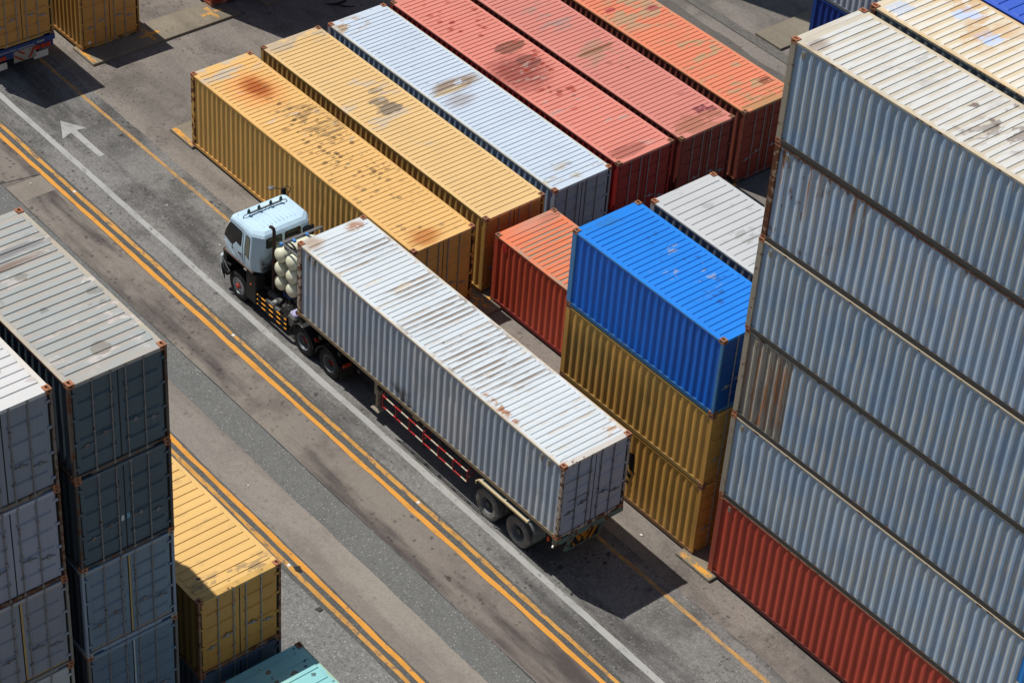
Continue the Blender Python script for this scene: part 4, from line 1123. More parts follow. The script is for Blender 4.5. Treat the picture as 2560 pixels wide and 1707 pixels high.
def me_nuts(kind, rad):
    def fn():
        m = MB(); n = 8
        for k in range(n):
            a = 2 * math.pi * k / n
            rr = 0.125 if kind == 'front' else 0.15
            y = 0.03 if kind == 'front' else 0.17
            m.tube([(rr * math.cos(a), y, rr * math.sin(a)), (rr * math.cos(a), y - 0.055, rr * math.sin(a))], 0.017, 6)
        return m.mesh('wheel_nuts')
    return cached(('nuts', kind), fn)
def wheel(parent, x, y, z, rad, side, kind, tyre, rim, hub, dual=False, nuts=M_CHROME):
    """outer face at y; side -1 = left (faces -y)"""
    w = 0.30
    for q in range(2 if dual else 1):
        o = obj('tyre' if q == 0 else 'inner_tyre', me_tyre(rad, w), tyre, parent, (x, y + (0 if side < 0 else 0) - side * 0.33 * q, z))
        if side > 0: o.rotation_euler = (0, 0, math.pi)
        if q: continue
        obj('rim', me_rim(kind, rad, w), rim, o)
        if kind == 'front': obj('vent_hole', me_rimholes(rad), M_DARK, o)
        obj('hub', me_hub(kind, rad), hub, o)
        obj('wheel_nuts', me_nuts(kind, rad), nuts, o)

# ------------------------------------------------------------------ tractor unit
M_CAB = None
def mat_cab():
    b = Mat('cab_paint', 3.0)
    x, y, z = b.xyz()
    c = b.mix(b.ramp(b.noise(1.5, 4.0, 0.6), 0.4, 0.7), (0.55, 0.74, 0.87), (0.49, 0.67, 0.82))
    r = b.ramp(b.noise(4.5, 6.0, 0.7, stretch=(0.25, 2.2, 1)), 0.61, 0.67)
    zr = b.math('MULTIPLY', r, b.zone(8.35, -2.75, 0.4, 0.5, 0.4, 2.0, 0.4))
    c = b.mix(b.math('MULTIPLY', zr, 0.8), c, (0.34, 0.22, 0.15))
    g = b.ramp(b.noise(2.0, 5.0, 0.65, stretch=(1, 1, 0.4)), 0.52, 0.75)
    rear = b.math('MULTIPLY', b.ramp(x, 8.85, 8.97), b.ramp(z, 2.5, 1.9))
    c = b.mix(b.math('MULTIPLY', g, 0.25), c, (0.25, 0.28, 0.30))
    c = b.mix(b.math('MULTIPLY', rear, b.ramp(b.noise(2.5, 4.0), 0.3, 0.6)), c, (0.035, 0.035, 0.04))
    return b.done(c, 0.35, 0.0, 0.45)
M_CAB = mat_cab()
M_GLASS = mat_plain('dark_glass', (0.010, 0.011, 0.012), 0.08, grime=0.05, spec=0.6)
M_GLASSG = mat_plain('tinted_glass', (0.16, 0.17, 0.125), 0.15, grime=0.2, spec=0.6)
M_GLASSR = mat_plain('rear_glass', (0.045, 0.065, 0.05), 0.12, grime=0.2, spec=0.6)
M_SEAL = mat_plain('window_seal', (0.015, 0.015, 0.016), 0.7)
M_LAMPG = mat_plain('green_lamp', (0.004, 0.035, 0.022), 0.25, grime=0.0, spec=0.6)
M_GREYBAR = mat_plain('grey_bar', (0.14, 0.14, 0.145), 0.5, grime=0.4)
M_EXH = mat_frame('rusty_exhaust', (0.055, 0.030, 0.026), 0.35, 4)
M_TANK = mat_plain('cream_tank', (0.74, 0.73, 0.56), 0.45, grime=0.18, gs=5, var=0.06)
M_BLUET = mat_plain('blue_strap', (0.06, 0.22, 0.55), 0.6)
M_ORANGE = mat_plain('orange_lens', (0.55, 0.09, 0.02), 0.3)
M_SILL = mat_plain('brown_sill', (0.14, 0.09, 0.07), 0.6, grime=0.4)

trk = thing('tractor_unit', 'pale blue white truck tractor with cream gas cylinders behind its cab, pulling the trailer', 'truck', (9.5, -2.44, 0.0))
def tp(name, me, mat, parent=None, smooth=0):
    if isinstance(me, MB): me = me.mesh(name, smooth)
    if parent is None:
        o = obj(name, me, mat, trk, (-9.5, 2.44, 0.0))
    else:
        o = obj(name, me, mat, parent)
    return o
YC = -2.44
# cab shell: plan outlines at rising levels  (z, front x, rear side x, rear x, half width, front radius)
LV = [(1.62, 7.20, 8.66, 8.95, 1.105, 0.16), (1.80, 7.17, 8.66, 8.96, 1.125, 0.17), (2.12, 7.17, 8.66, 8.97, 1.135, 0.17), (2.50, 7.26, 8.65, 8.97, 1.10, 0.18),
      (2.90, 7.38, 8.63, 8.965, 1.055, 0.19), (2.975, 7.42, 8.60, 8.91, 1.02, 0.16), (3.045, 7.51, 8.56, 8.80, 0.945, 0.15)]
def plan(l):
    z, xf, xs, xr, hw, fr = l
    pts = []
    for k in range(5):
        a = math.pi / 2 * k / 4
        pts.append((xf + fr - fr * math.cos(a), -hw + fr - fr * math.sin(a)))
    pts += [(xs - 0.015, -hw), (xs + 0.015, -hw + 0.01), (xr - 0.02, -hw + 0.22), (xr, -hw + 0.245)]
    full = pts + [(x, -y) for x, y in pts[::-1]]
    return [(x, YC + y, z) for x, y in full]
m = MB(); rings = [plan(l) for l in LV]; n = len(rings[0])
vs = [p for rg in rings for p in rg]
fs = [(k * n + i, k * n + (i + 1) % n, (k + 1) * n + (i + 1) % n, (k + 1) * n + i) for k in range(len(LV) - 1) for i in range(n)]
# roof top slightly crowned
top = len(vs); vs.append((8.15, YC, 3.085))
fs += [((len(LV) - 1) * n + i, (len(LV) - 1) * n + (i + 1) % n, top) for i in range(n)]
fs.append(tuple(range(n - 1, -1, -1)))
m.add(vs, fs)
cab = tp('cab', m, M_CAB, None, 17)
# roof pressings
for k in range(11):
    y = YC - 0.72 + k * 0.144
    m = MB(); m.box(7.86, 8.62, y - 0.012, y + 0.012, 3.03, 3.093 - 0.028 * (abs(y - YC) / 0.75))
    if k in (0, 10): continue
    tp('roof_rib', m, M_CAB, cab)
def hw(z):
    for a, b_ in zip(LV, LV[1:]):
        if a[0] <= z <= b_[0]:
            t = (z - a[0]) / (b_[0] - a[0]); return a[4] + (b_[4] - a[4]) * t
    return LV[-1][4]
def side_poly(pts, off, sgn=-1):
    """polygon on the cab flank as a thin plate"""
    from mathutils.geometry import tessellate_polygon
    P = []
    q = []
    for i in range(len(pts)):
        (xa, za), (xb, zb) = pts[i], pts[(i + 1) % len(pts)]
        for k in range(6): q.append((xa + (xb - xa) * k / 6, za + (zb - za) * k / 6))
    m = MB()
    P = [Vector((x, YC + sgn * (hw(z) + off), z)) for x, z in q]
    # radial fan from a curved centre grid: split at several heights
    zs = sorted({round(l[0], 3) for l in LV} | {min(z for _, z in q), max(z for _, z in q)})
    tri = tessellate_polygon([[Vector((x, z, 0)) for x, z in q]])
    m.add(P, [tuple(t) for t in tri])
    return m
def inset(pts, d):
    cx = sum(p[0] for p in pts) / len(pts); cz = sum(p[1] for p in pts) / len(pts)
    out = []
    for x, z in pts:
        v = Vector((x - cx, z - cz)); l = v.length
        v *= (l - d) / l; out.append((cx + v.x, cz + v.y))
    return out
DW = [(7.25, 2.20), (7.30, 2.42), (7.48, 2.79), (7.56, 2.84), (8.12, 2.81), (8.16, 2.76), (8.14, 2.30), (8.08, 2.26), (7.86, 2.30), (7.70, 2.10), (7.62, 2.09)]
QW = [(8.34, 2.12), (8.36, 2.78), (8.40, 2.83), (8.55, 2.80), (8.58, 2.74), (8.575, 2.05), (8.54, 2.02)]
for sgn in (-1, 1):
    o = tp('window', side_poly(DW, 0.006, sgn), M_SEAL, cab); tp('pane', side_poly(inset(DW, 0.035), 0.010, sgn), M_GLASS, o)
    o = tp('window', side_poly(QW, 0.006, sgn), M_SEAL, cab); tp('pane', side_poly(inset(QW, 0.03), 0.010, sgn), M_GLASSG, o)
# door seams, handle, gutter
def seam(pts, mat=M_SEAL, r=0.007, off=0.003, name='door_seam', sgn=-1):
    m = MB(); q = []
    for i in range(len(pts) - 1):
        (xa, za), (xb, zb) = pts[i], pts[i + 1]
        for k in range(6): q.append((xa + (xb - xa) * k / 6, za + (zb - za) * k / 6))
    q.append(pts[-1])
    m.tube([(x, YC + sgn * (hw(z) + off), z) for x, z in q], r, 5)
    return tp(name, m, mat, cab)
seam([(8.235, 1.66), (8.22, 2.30), (8.22, 2.84), (8.18, 2.885), (7.54, 2.90), (7.43, 2.84)])
seam([(8.33, 1.70), (8.335, 2.86)], M_SEAL, 0.006)
seam([(7.24, 2.02), (7.72, 1.72), (7.78, 1.66)], mat_plain('pale_moulding', (0.62, 0.68, 0.72), 0.4), 0.008)
m = MB(); m.cbox(8.0, 8.17, YC - hw(1.98) - 0.02, YC - hw(1.98) + .01, 1.955, 2.0, 0.006); tp('door_handle', m, M_DARK, cab)
m = MB(); m.box(7.22, 8.74, YC - 1.135, YC - 1.06, 1.575, 1.625); tp('sill', m, M_SILL, cab)
# windscreen and front panel
m = MB()
fx = lambda z: next((a[1] + (b_[1] - a[1]) * (z - a[0]) / (b_[0] - a[0]) for a, b_ in zip(LV, LV[1:]) if a[0] <= z <= b_[0]), 7.5) - 0.006
m.add([(fx(2.10), YC - .90, 2.10), (fx(2.10), YC + .90, 2.10), (fx(2.49), YC + .87, 2.49), (fx(2.49), YC - .87, 2.49), (fx(2.82), YC + .80, 2.82), (fx(2.82), YC - .80, 2.82)], [(0, 1, 2, 3), (3, 2, 4, 5)])
tp('windscreen', m, M_GLASS, cab)
m = MB(); m.box(fx(1.9) - .02, fx(1.9) + .02, YC - .8, YC + .8, 1.68, 2.0); tp('grille', m, M_DARK, cab)
# rear windows
for (ya, yb, mat) in ((-3.20, -2.60, M_GLASSR), (-2.50, -1.90, M_GLASS)):
    pts = [(ya + .05, 2.50), (yb - .05, 2.50), (yb, 2.55), (yb, 2.82), (yb - .05, 2.87), (ya + .05, 2.87), (ya, 2.82), (ya, 2.55)]
    m = MB(); m.prism(pts, 0, 8.955, 8.985); o = tp('window', m, M_SEAL, cab)
    q = inset(pts, 0.035); m = MB(); m.prism(q, 0, 8.97, 8.990); tp('pane', m, mat, o)
m = MB(); m.tube([(8.93, YC - .88, 2.915), (8.93, YC + .88, 2.915)], 0.012, 6); tp('drip_rail', m, mat_plain('pale_rail', (0.62, 0.62, 0.58), 0.4), cab)
m = MB(); m.cbox(8.96, 9.06, -1.84, -1.42, 2.42, 2.78, 0.04); tp('air_intake', m, M_DARK, cab)
# roof lamp bar with green marker lamps
m = MB(); m.tube([(7.86, YC - .86, 3.02), (7.86, YC - .80, 3.13), (7.86, YC - .70, 3.15), (7.86, YC + .66, 3.15), (7.86, YC + .76, 3.13), (7.86, YC + .82, 3.02)], 0.016, 6)
m.box(7.835, 7.885, YC - .62, YC + .58, 3.12, 3.165)
bar = tp('lamp_bar', m, M_GREYBAR, None)
for y in (-3.06, -2.68, -2.24, -1.86):
    m = MB(); m.lathe([(0.001, 0.145), (0.03, 0.135), (0.048, 0.08), (0.056, 0.0)], (7.85, y, 3.16), 2, 12)
    tp('marker_lamp', m, M_LAMPG, bar, 40)
m = MB(); m.lathe([(0.001, 0.07), (0.02, 0.06), (0.028, 0.0)], (7.62, -3.30, 2.99), 2, 10); tp('marker_lamp', m, M_LAMPG, cab, 40)
# bumper and steps
M_BUMP = mat_plain('bumper_white', (0.62, 0.70, 0.72), 0.35, grime=0.3)
m = MB(); m.cbox(6.96, 7.12, YC - 1.13, YC + 1.13, 0.55, 1.30, 0.05); tp('front_bumper', m, M_BUMP)
m = MB(); m.box(7.12, 7.30, YC - 1.10, YC + 1.10, 0.60, 1.58); m.box(7.121, 7.55, YC - 1.12, YC - 0.88, 0.75, 0.80); m.box(7.121, 7.52, YC - 1.12, YC - 0.88, 1.10, 1.15)
m.box(7.121, 7.50, YC + 0.88, YC + 1.12, 0.75, 0.80); tp('step_frame', m, M_DARK)
m = MB(); m.tube([(7.15, YC - 1.12, 1.2), (7.35, YC - 1.14, 1.05), (7.5, YC - 1.12, 0.9)], 0.02, 6); tp('step_rail', m, M_CHROME)
# chassis
m = MB()
for s in (-1, 1): m.box(7.3, 13.6, YC + s * 0.43 - 0.05, YC + s * 0.43 + 0.05, 0.70, 0.98)
for x in (7.6, 9.2, 10.4, 11.9, 13.4): m.box(x, x + 0.12, YC - 0.379, YC + 0.379, 0.74, 0.94)
for x in (7.85, 11.27, 12.58): m.tube([(x, YC - 1.0, 0.5), (x, YC + 1.0, 0.5)], 0.09, 8)
m.box(8.3, 9.3, YC - 0.36, YC + 0.36, 0.55, 1.25)
tp('chassis', m, M_DARK)
m = MB(); m.cbox(8.32, 8.86, YC - 1.08, YC - 0.72, 0.42, 1.50, 0.03); tp('mudguard', m, M_DARK)
m = MB(); m.cbox(8.32, 8.86, YC + 0.72, YC + 1.08, 0.42, 1.50, 0.03); tp('mudguard', m, M_DARK)
m = MB(); m.cbox(11.7, 12.5, YC - 0.45, YC + 0.45, 1.02, 1.22, 0.03); tp('fifth_wheel', m, M_DARKG)
m = MB(); m.lathe([(0.035, 0), (0.03, -.02), (0.001, -.025)], (8.60, YC - 1.085, 1.06), 1, 12); tp('side_lamp', m, M_ORANGE)
WR = 0.505
wheel_root = []
for (x, kind, rim, dual, yy) in ((7.85, 'front', M_RIM_S, False, -3.49), (11.27, 'rear', M_RIM_G, True, -3.46), (12.58, 'rear', M_RIM_G, True, -3.44)):
    for side in (-1, 1):
        y = yy if side < 0 else 2 * YC - yy
        t_ = bpy.data.objects.new('wheel', None); col.objects.link(t_); t_.parent = trk; t_.location = (x - 9.5, y - YC, WR); t_.empty_display_size = 0.2
        w = 0.30
        for q in range(2 if dual else 1):
            o = obj('tyre', me_tyre(WR, w), M_TYRE_D, t_, (0, -side * 0.33 * q, 0))
            if side > 0: o.rotation_euler = (0, 0, math.pi)
        for nm, me, mt in (('rim', me_rim(kind, WR, w), rim), ('hub', me_hub(kind, WR), M_REDHUB), ('wheel_nuts', me_nuts(kind, WR), M_CHROME if kind == 'front' else M_DARKG)) + ((('vent_hole', me_rimholes(WR), M_DARK),) if kind == 'front' else ()):
            o = obj(nm, me, mt, t_)
            if side > 0: o.rotation_euler = (0, 0, math.pi)
# rear mudguards
M_FEND = mat_plain('black_fender', (0.022, 0.023, 0.025), 0.4, grime=0.5, gs=6, spec=0.45)
def fender(x, y0, y1, r0, r1, a0, a1, mat, parent=None, name='fender'):
    m = MB(); n = 16; vs = []
    for k in range(n + 1):
        a = R(a0 + (a1 - a0) * k / n)
        for (r, y) in ((r0, y0), (r1, y0), (r1, y1), (r0, y1)): vs.append((x + r * math.cos(a), y, WR + r * math.sin(a)))
    fs = [(k * 4 + i, k * 4 + (i + 1) % 4, (k + 1) * 4 + (i + 1) % 4, (k + 1) * 4 + i) for k in range(n) for i in range(4)] + [(3, 2, 1, 0), (n * 4, n * 4 + 1, n * 4 + 2, n * 4 + 3)]
    m.add(vs, fs)
    # rolled outer lip
    m.tube([(x + (r1 + .003) * math.cos(R(a0 + (a1 - a0) * k / n)), y0 if y0 < YC else y1, WR + (r1 + .003) * math.sin(R(a0 + (a1 - a0) * k / n))) for k in range(n + 1)], 0.014, 5)
    return tp(name, m, mat, parent)
for x in (11.27, 12.58):
    fender(x, -3.50, -2.88, 0.585, 0.60, 12, 172, M_FEND); fender(x, -2.00, -1.38, 0.585, 0.60, 12, 172, M_FEND)
m = MB(); m.box(13.22, 13.24, -3.48, -2.90, 0.28, 0.86); tp('mud_flap', m, M_BLACK)
m = MB(); m.box(13.22, 13.24, -1.98, -1.40, 0.28, 0.86); tp('mud_flap', m, M_BLACK)
M_REDL = mat_plain('red_lens', (0.50, 0.05, 0.02), 0.3)
for (x, z) in ((11.86, 0.98), (11.92, 0.94)):
    m = MB(); m.lathe([(0.001, -.035), (0.03, -.025), (0.036, 0.02)], (x, -3.42, z), 1, 10); tp('side_lamp', m, M_REDL, None, 40)
m = MB(); m.tube([(11.82, -3.30, .93), (12.0, -3.38, .93)], .015, 6); m.cbox(13.24, 13.30, -3.42, -3.12, .78, .90, .02); tp('lamp_bracket', m, M_REDL)
# side guard with orange and black rails
M_RAILO = mat_stripe('orange_black_rail', (0.72, 0.30, 0.02), (0.018, 0.018, 0.018), 0, 0.40, 0.5, 0.05)
for (z, tilt) in ((0.86, 0), (0.67, 0), (0.49, 0)):
    m = MB(); m.tube([(8.90, -3.50, z), (10.46, -3.50, z - .02)], 0.020, 6); tp('guard_rail', m, M_RAILO)
m = MB()
for x in (8.92, 10.42): m.box(x - .02, x + .02, -3.478, -3.10, 0.44, 0.90)
m.box(8.96, 10.38, -3.30, -3.27, 0.45, 0.50)
tp('guard_post', m, M_DARK)
# machinery behind the cab
m = MB()
m.tube([(9.10, -3.12, .88), (9.75, -3.12, .88)], .13, 14); m.tube([(9.2, -3.32, .74), (9.9, -3.32, .70)], .10, 12)
m.cbox(9.85, 10.35, -3.25, -2.95, .55, .95, .03)
tp('air_tank', m, M_DARKG, None, 40)
m = MB()
for k in range(9):
    x = 9.0 + k * .16
    m.tube([(x, -3.2 + .05 * (k % 3), .95), (x + .15, -3.05, 1.12 + .03 * (k % 2)), (x + .35, -3.15 + .04 * (k % 2), .92)], .014, 5)
m.tube([(8.95, -3.25, 1.05), (9.5, -2.75, 1.22), (9.6, -2.7, 1.2)], .02, 6)
m.tube([(10.0, -3.35, .95), (10.45, -2.85, 1.15), (10.9, -2.7, 1.2)], .022, 6)
m.tube([(10.05, -3.40, .85), (10.3, -3.2, 1.0), (10.6, -3.1, 1.02)], .016, 6)
tp('air_hose', m, M_BLACK)
m = MB(); m.cbox(9.50, 9.66, -3.36, -3.22, .80, .94, .03); m.tube([(9.58, -3.36, .90), (9.58, -3.42, .92)], .03, 8); tp('valve', m, mat_plain('valve_grey', (.42, .43, .42), .4, .4))
m = MB(); m.tube([(9.62, -2.98, 1.08), (9.95, -2.92, 1.06)], .06, 10); tp('filter', m, mat_plain('filter_blue', (.04, .07, .22), .4))
m = MB(); m.cbox(10.40, 10.78, -3.42, -3.05, .62, 1.02, .05); tp('tool_box', m, mat_plain('dirty_grey_box', (.10, .098, .09), .6, grime=.6))
m = MB(); m.cbox(10.42, 10.74, -3.36, -3.06, 1.022, 1.12, .05); tp('bag', m, mat_plain('lilac_bag', (.42, .40, .62), .6, grime=.6, gs=12))
# exhaust stack
m = MB(); m.tube([(9.18, -3.05, 1.0), (9.18, -3.05, 2.2), (9.18, -3.05, 3.26), (9.165, -3.06, 3.34), (9.12, -3.09, 3.39), (9.06, -3.12, 3.39)], [.062, .062, .055, .055, .055, .055], 12, False)
m.tube([(9.18, -3.05, 1.0), (9.18, -3.05, 2.15)], .078, 12); tp('exhaust_pipe', m, M_EXH, None, 40)
m = MB(); m.lathe([(0.049, 0), (0.001, 0)], (9.063, -3.119, 3.39), 0, 12); tp('exhaust_mouth', m, M_BLACK)
# rack of gas cylinders
rack = tp('cylinder_rack', (lambda m: (m.box(9.56, 9.66, -3.12, -1.62, 3.06, 3.10), m.box(9.6605, 10.6, -3.09, -3.03, 3.04, 3.095), m.box(9.6605, 10.6, -2.20, -2.14, 3.04, 3.095),
    m.box(9.60, 9.66, -1.6195, -1.56, 1.0, 3.10), m.box(9.57, 9.62, -2.96, -2.90, 0.98, 3.055), m.box(10.26, 10.32, -2.96, -2.90, 0.98, 3.035), m.box(10.26, 10.32, -1.72, -1.66, 0.98, 3.035), m.box(9.2, 10.4, -2.9, -1.7, 0.985, 1.10)) and m)(MB()), M_GREYBAR)
for (x, y) in ((9.62, -3.10), (9.70, -2.68), (9.66, -2.17)):
    m = MB(); m.cbox(x - .05, x + .08, y - .045, y + .045, 3.035, 3.115, .01); tp('tie_strap', m, M_BLUET, rack)
for cx in (9.53, 10.03):
    for cz in (1.50, 2.03, 2.56):
        m = MB(); r = 0.245
        prof = [(0.001, -3.20 if cx < 9.8 else -3.14)]
        y0 = prof[0][1]
        for k in range(1, 7):
            a = R(15 * k); prof.append((r * math.sin(a), y0 + .135 * (1 - math.cos(a))))
        prof += [(r, -1.85), (r * .8, -1.74), (r * .4, -1.68), (0.001, -1.66)]
        m.lathe(prof, (cx, 0, cz), 1, 28)
        c_ = tp('gas_cylinder', m, M_TANK, None, 40)
        m = MB(); m.lathe([(r + .006, y0 + .52), (r + .006, y0 + .60)], (cx, 0, cz), 1, 28)
        tp('band', m, M_BLACK, c_, 40)
m = MB()
for cz in (1.235, 1.765, 2.295, 2.82):
    m.box(9.30, 10.26, -2.85, -2.75, cz - .015, cz + .015)
tp('cylinder_cradle', m, M_DARK, rack)
# far side mirrors
m = MB()
m.tube([(7.40, -1.40, 2.70), (7.10, -1.28, 2.78), (6.95, -1.22, 2.80), (6.72, -1.40, 2.78)], .014, 6)
m.tube([(7.35, -1.40, 2.30), (7.02, -1.24, 2.42), (6.98, -1.20, 2.86), (7.12, -1.10, 2.98), (7.28, -1.08, 2.95)], .014, 6)
m.tube([(7.30, -1.38, 2.55), (7.20, -1.15, 2.70), (7.26, -1.06, 2.92)], .012, 6)
m.tube([(7.02, -1.20, 2.60), (7.20, -1.12, 2.62), (7.24, -1.06, 2.9)], .012, 6)
mir = tp('mirror_arm', m, M_DARK)
m = MB(); m.lathe([(.001, .05), (.06, .045), (.10, .02), (.105, 0), (.09, -.02), (.001, -.022)], (6.70, -1.42, 2.77), 2, 18); tp('round_mirror', m, M_GREYBAR, mir, 40)
m = MB(); m.cbox(7.05, 7.11, -1.30, -1.12, 2.52, 2.90, .02); tp('mirror_head', m, M_DARK, mir)
# loose wiper-like strap at the near front corner
m = MB(); m.tube([(7.12, -3.60, 1.02), (7.16, -3.62, .85), (7.24, -3.60, .62), (7.26, -3.59, .46)], [.03, .035, .03, .01], 6); tp('loose_strap', m, M_BLACK)
m = MB(); m.tube([(7.72, YC - hw(2.14) - .02, 2.14), (7.80, YC - hw(2.14) - .09, 2.10), (7.86, YC - hw(2.1) - .10, 2.06)], [.012, .014, .02], 6); tp('mirror_stub', m, M_DARK, cab)

# ------------------------------------------------------------------ semi trailers
def wheelset(parent, base, x, yl, yr, tyre, rim, hub):
    for side, y in ((-1, yl), (1, yr)):
        t_ = bpy.data.objects.new('wheel', None); col.objects.link(t_); t_.parent = parent; t_.location = (x - base[0], y - base[1], WR); t_.empty_display_size = 0.2
        for q in range(2):
            o = obj('tyre', me_tyre(WR, 0.30), tyre, t_, (0, -side * 0.33 * q, 0))
            if side > 0: o.rotation_euler = (0, 0, math.pi)
        for nm, me, mt in (('rim', me_rim('rear', WR, .3), rim), ('hub', me_hub('rear', WR), hub), ('wheel_nuts', me_nuts('rear', WR), hub)):
            o = obj(nm, me, mt, t_)
            if side > 0: o.rotation_euler = (0, 0, math.pi)
TB = (17.5, -2.45)
trl = thing('semi_trailer', 'long flat container trailer with red and white side rails and green rear bumper', 'trailer', (TB[0], TB[1], 0.0))
def sp(name, m, mat, parent=None, smooth=0):
    if parent is None: return obj(name, m.mesh(name, smooth), mat, trl, (-TB[0], -TB[1], 0))
    return obj(name, m.mesh(name, smooth), mat, parent)
M_TGREEN = mat_frame('worn_green', (0.13, 0.21, 0.18), 0.45, 6, 0.4)
M_TCREAM = mat_frame('worn_cream', (0.62, 0.50, 0.30), 0.3, 7, 0.3)
M_TDARK = mat_frame('trailer_dark', (0.035, 0.034, 0.032), 0.25, 8, 0.4)
M_TGREY = mat_plain('fender_grey', (0.20, 0.225, 0.21), 0.5, grime=0.5)
m = MB()
for s in (-1, 1): m.box(11.0, 23.2, YC + s * 0.50 - 0.07, YC + s * 0.50 + 0.07, 1.22, 1.56)
for k in range(13): m.box(11.3 + k * 0.97, 11.42 + k * 0.97, YC - 1.16, YC - .5705, 1.36, 1.50); m.box(11.3 + k * 0.97, 11.42 + k * 0.97, YC - .4295, YC + .4295, 1.36, 1.50); m.box(11.3 + k * 0.97, 11.42 + k * 0.97, YC + .5705, YC + 1.16, 1.36, 1.50)
m.box(11.10, 11.30, YC - 1.18, YC + 1.18, 1.57, 1.66); m.box(16.9, 17.1, YC - 1.18, YC + 1.18, 1.57, 1.66); m.box(22.9, 23.2, YC - 1.18, YC + 1.18, 1.57, 1.66)
for x in (20.25, 21.62): m.tube([(x, YC - 1.0, WR), (x, YC + 1.0, WR)], .08, 8)
m.box(19.6, 22.4, YC - .62, YC - .5705, .75, 1.2); m.box(19.6, 22.4, YC + .5705, YC + .62, .75, 1.2)
sp('chassis', m, M_TDARK)
m = MB()
for y in (YC - 0.95, YC + 0.85):
    m.box(14.90, 15.08, y - .08, y + .08, .95, 1.50); m.box(14.94, 15.04, y - .05, y + .05, .42, .95)
    m.add([(14.80, y - .14, .40), (15.18, y - .14, .40), (15.18, y + .14, .40), (14.80, y + .14, .40), (14.92, y - .06, .50), (15.06, y - .06, .50), (15.06, y + .06, .50), (14.92, y + .06, .50)], [(0, 3, 2, 1), (4, 5, 6, 7), (0, 1, 5, 4), (1, 2, 6, 5), (2, 3, 7, 6), (3, 0, 4, 7)])
m.tube([(15.0, YC - .9, 1.1), (15.0, YC + .8, 1.1)], .03, 6)
sp('landing_leg', m, mat_frame('leg_cream', (.33, .29, .23), .3, 9))
M_STRUT = mat_plain('strut_pale', (.40, .42, .36), .5, grime=.4)
M_RW = mat_stripe('red_white_rail', (0.45, 0.025, 0.025), (0.58, 0.52, 0.40), 0, 0.70, 0.52, 0.0, chip=0.35)
M_RED = mat_plain('red_post', (0.33, 0.02, 0.022), 0.5)
for ybase in (-3.68, 2 * YC + 3.68):
    s_ = 1 if ybase < YC else -1
    m = MB(); m.tube([(15.58, ybase + s_ * .40, 1.58), (15.58, ybase + s_ * .10, 1.55), (15.58, ybase, 1.44), (15.58, ybase, 1.00)], .024, 6); sp('guard_post', m, M_RED)
    for (xa, za, xb, zb) in ((15.58, 1.435, 17.48, 1.41), (17.56, 1.36, 19.52, 1.365), (15.60, 1.03, 19.52, .965)):
        m = MB(); m.tube([(xa, ybase, za), (xb, ybase, zb)], .0205, 6); sp('guard_rail', m, M_RW)
    for x in (16.22, 16.86, 18.21, 18.89):
        m = MB(); m.tube([(x, ybase, 1.40 if x < 17.5 else 1.35), (x, ybase, 1.00)], .021, 6); sp('guard_post', m, M_RED)
    for x in (17.51, 19.54):
        m = MB(); m.tube([(x, ybase, .97), (x, ybase, 1.38), (x, ybase + s_ * .08, 1.45), (x, ybase + s_ * .45, 1.50)], .023, 6); m.tube([(x, ybase, 1.08), (x, ybase + s_ * .60, 1.42)], .019, 6); sp('guard_post', m, M_RED)
m = MB(); m.box(15.4, 15.44, -3.5, -3.1, 1.22, 1.25); m.tube([(16.2, -3.45, 1.15), (16.1, -3.1, 1.4)], .02, 5); sp('guard_bracket', m, M_TGREY)
m = MB(); m.cbox(16.45, 17.0, -3.26, -3.02, 1.02, 1.24, .02); sp('lamp_box', m, M_TCREAM)
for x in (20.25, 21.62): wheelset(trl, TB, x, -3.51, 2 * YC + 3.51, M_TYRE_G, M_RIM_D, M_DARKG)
for s_, ya, yb in ((-1, -3.74, -3.10), (1, 2 * YC + 3.10, 2 * YC + 3.74)):
    m = MB(); m.box(20.12, 22.25, ya, yb, 1.505, 1.520)
    n_ = 6; vs = []
    for k in range(n_ + 1):
        a = R(62 * k / n_); x_ = 22.25 + .42 * math.sin(a) * .8; z_ = 1.515 - .42 * (1 - math.cos(a)) - .12 * k / n_
        vs += [(x_, ya, z_), (x_, yb, z_)]
    m.add(vs, [(2 * k, 2 * k + 2, 2 * k + 3, 2 * k + 1) for k in range(n_)])
    fd = sp('fender', m, M_TGREY)
    m = MB(); yo = ya if s_ < 0 else yb
    m.box(20.12, 22.26, yo - .028, yo + .028, 1.480, 1.545)
    m.tube([(20.12, yo, 1.515), (20.02, yo - .02 * -s_, 1.42), (20.00, yo, 1.32)], .026, 6)
    sp('fender_edge', m, M_TCREAM, fd)
    for x in (20.18, 21.2, 22.2):
        m = MB(); m.box(x, x + .06, ya + .03, yb + .06, 1.521, 1.560); sp('fender_strut', m, M_STRUT, fd)
m = MB(); m.box(22.33, 22.345, -3.53, -3.08, .66, 1.0); sp('mud_flap', m, M_TGREY)
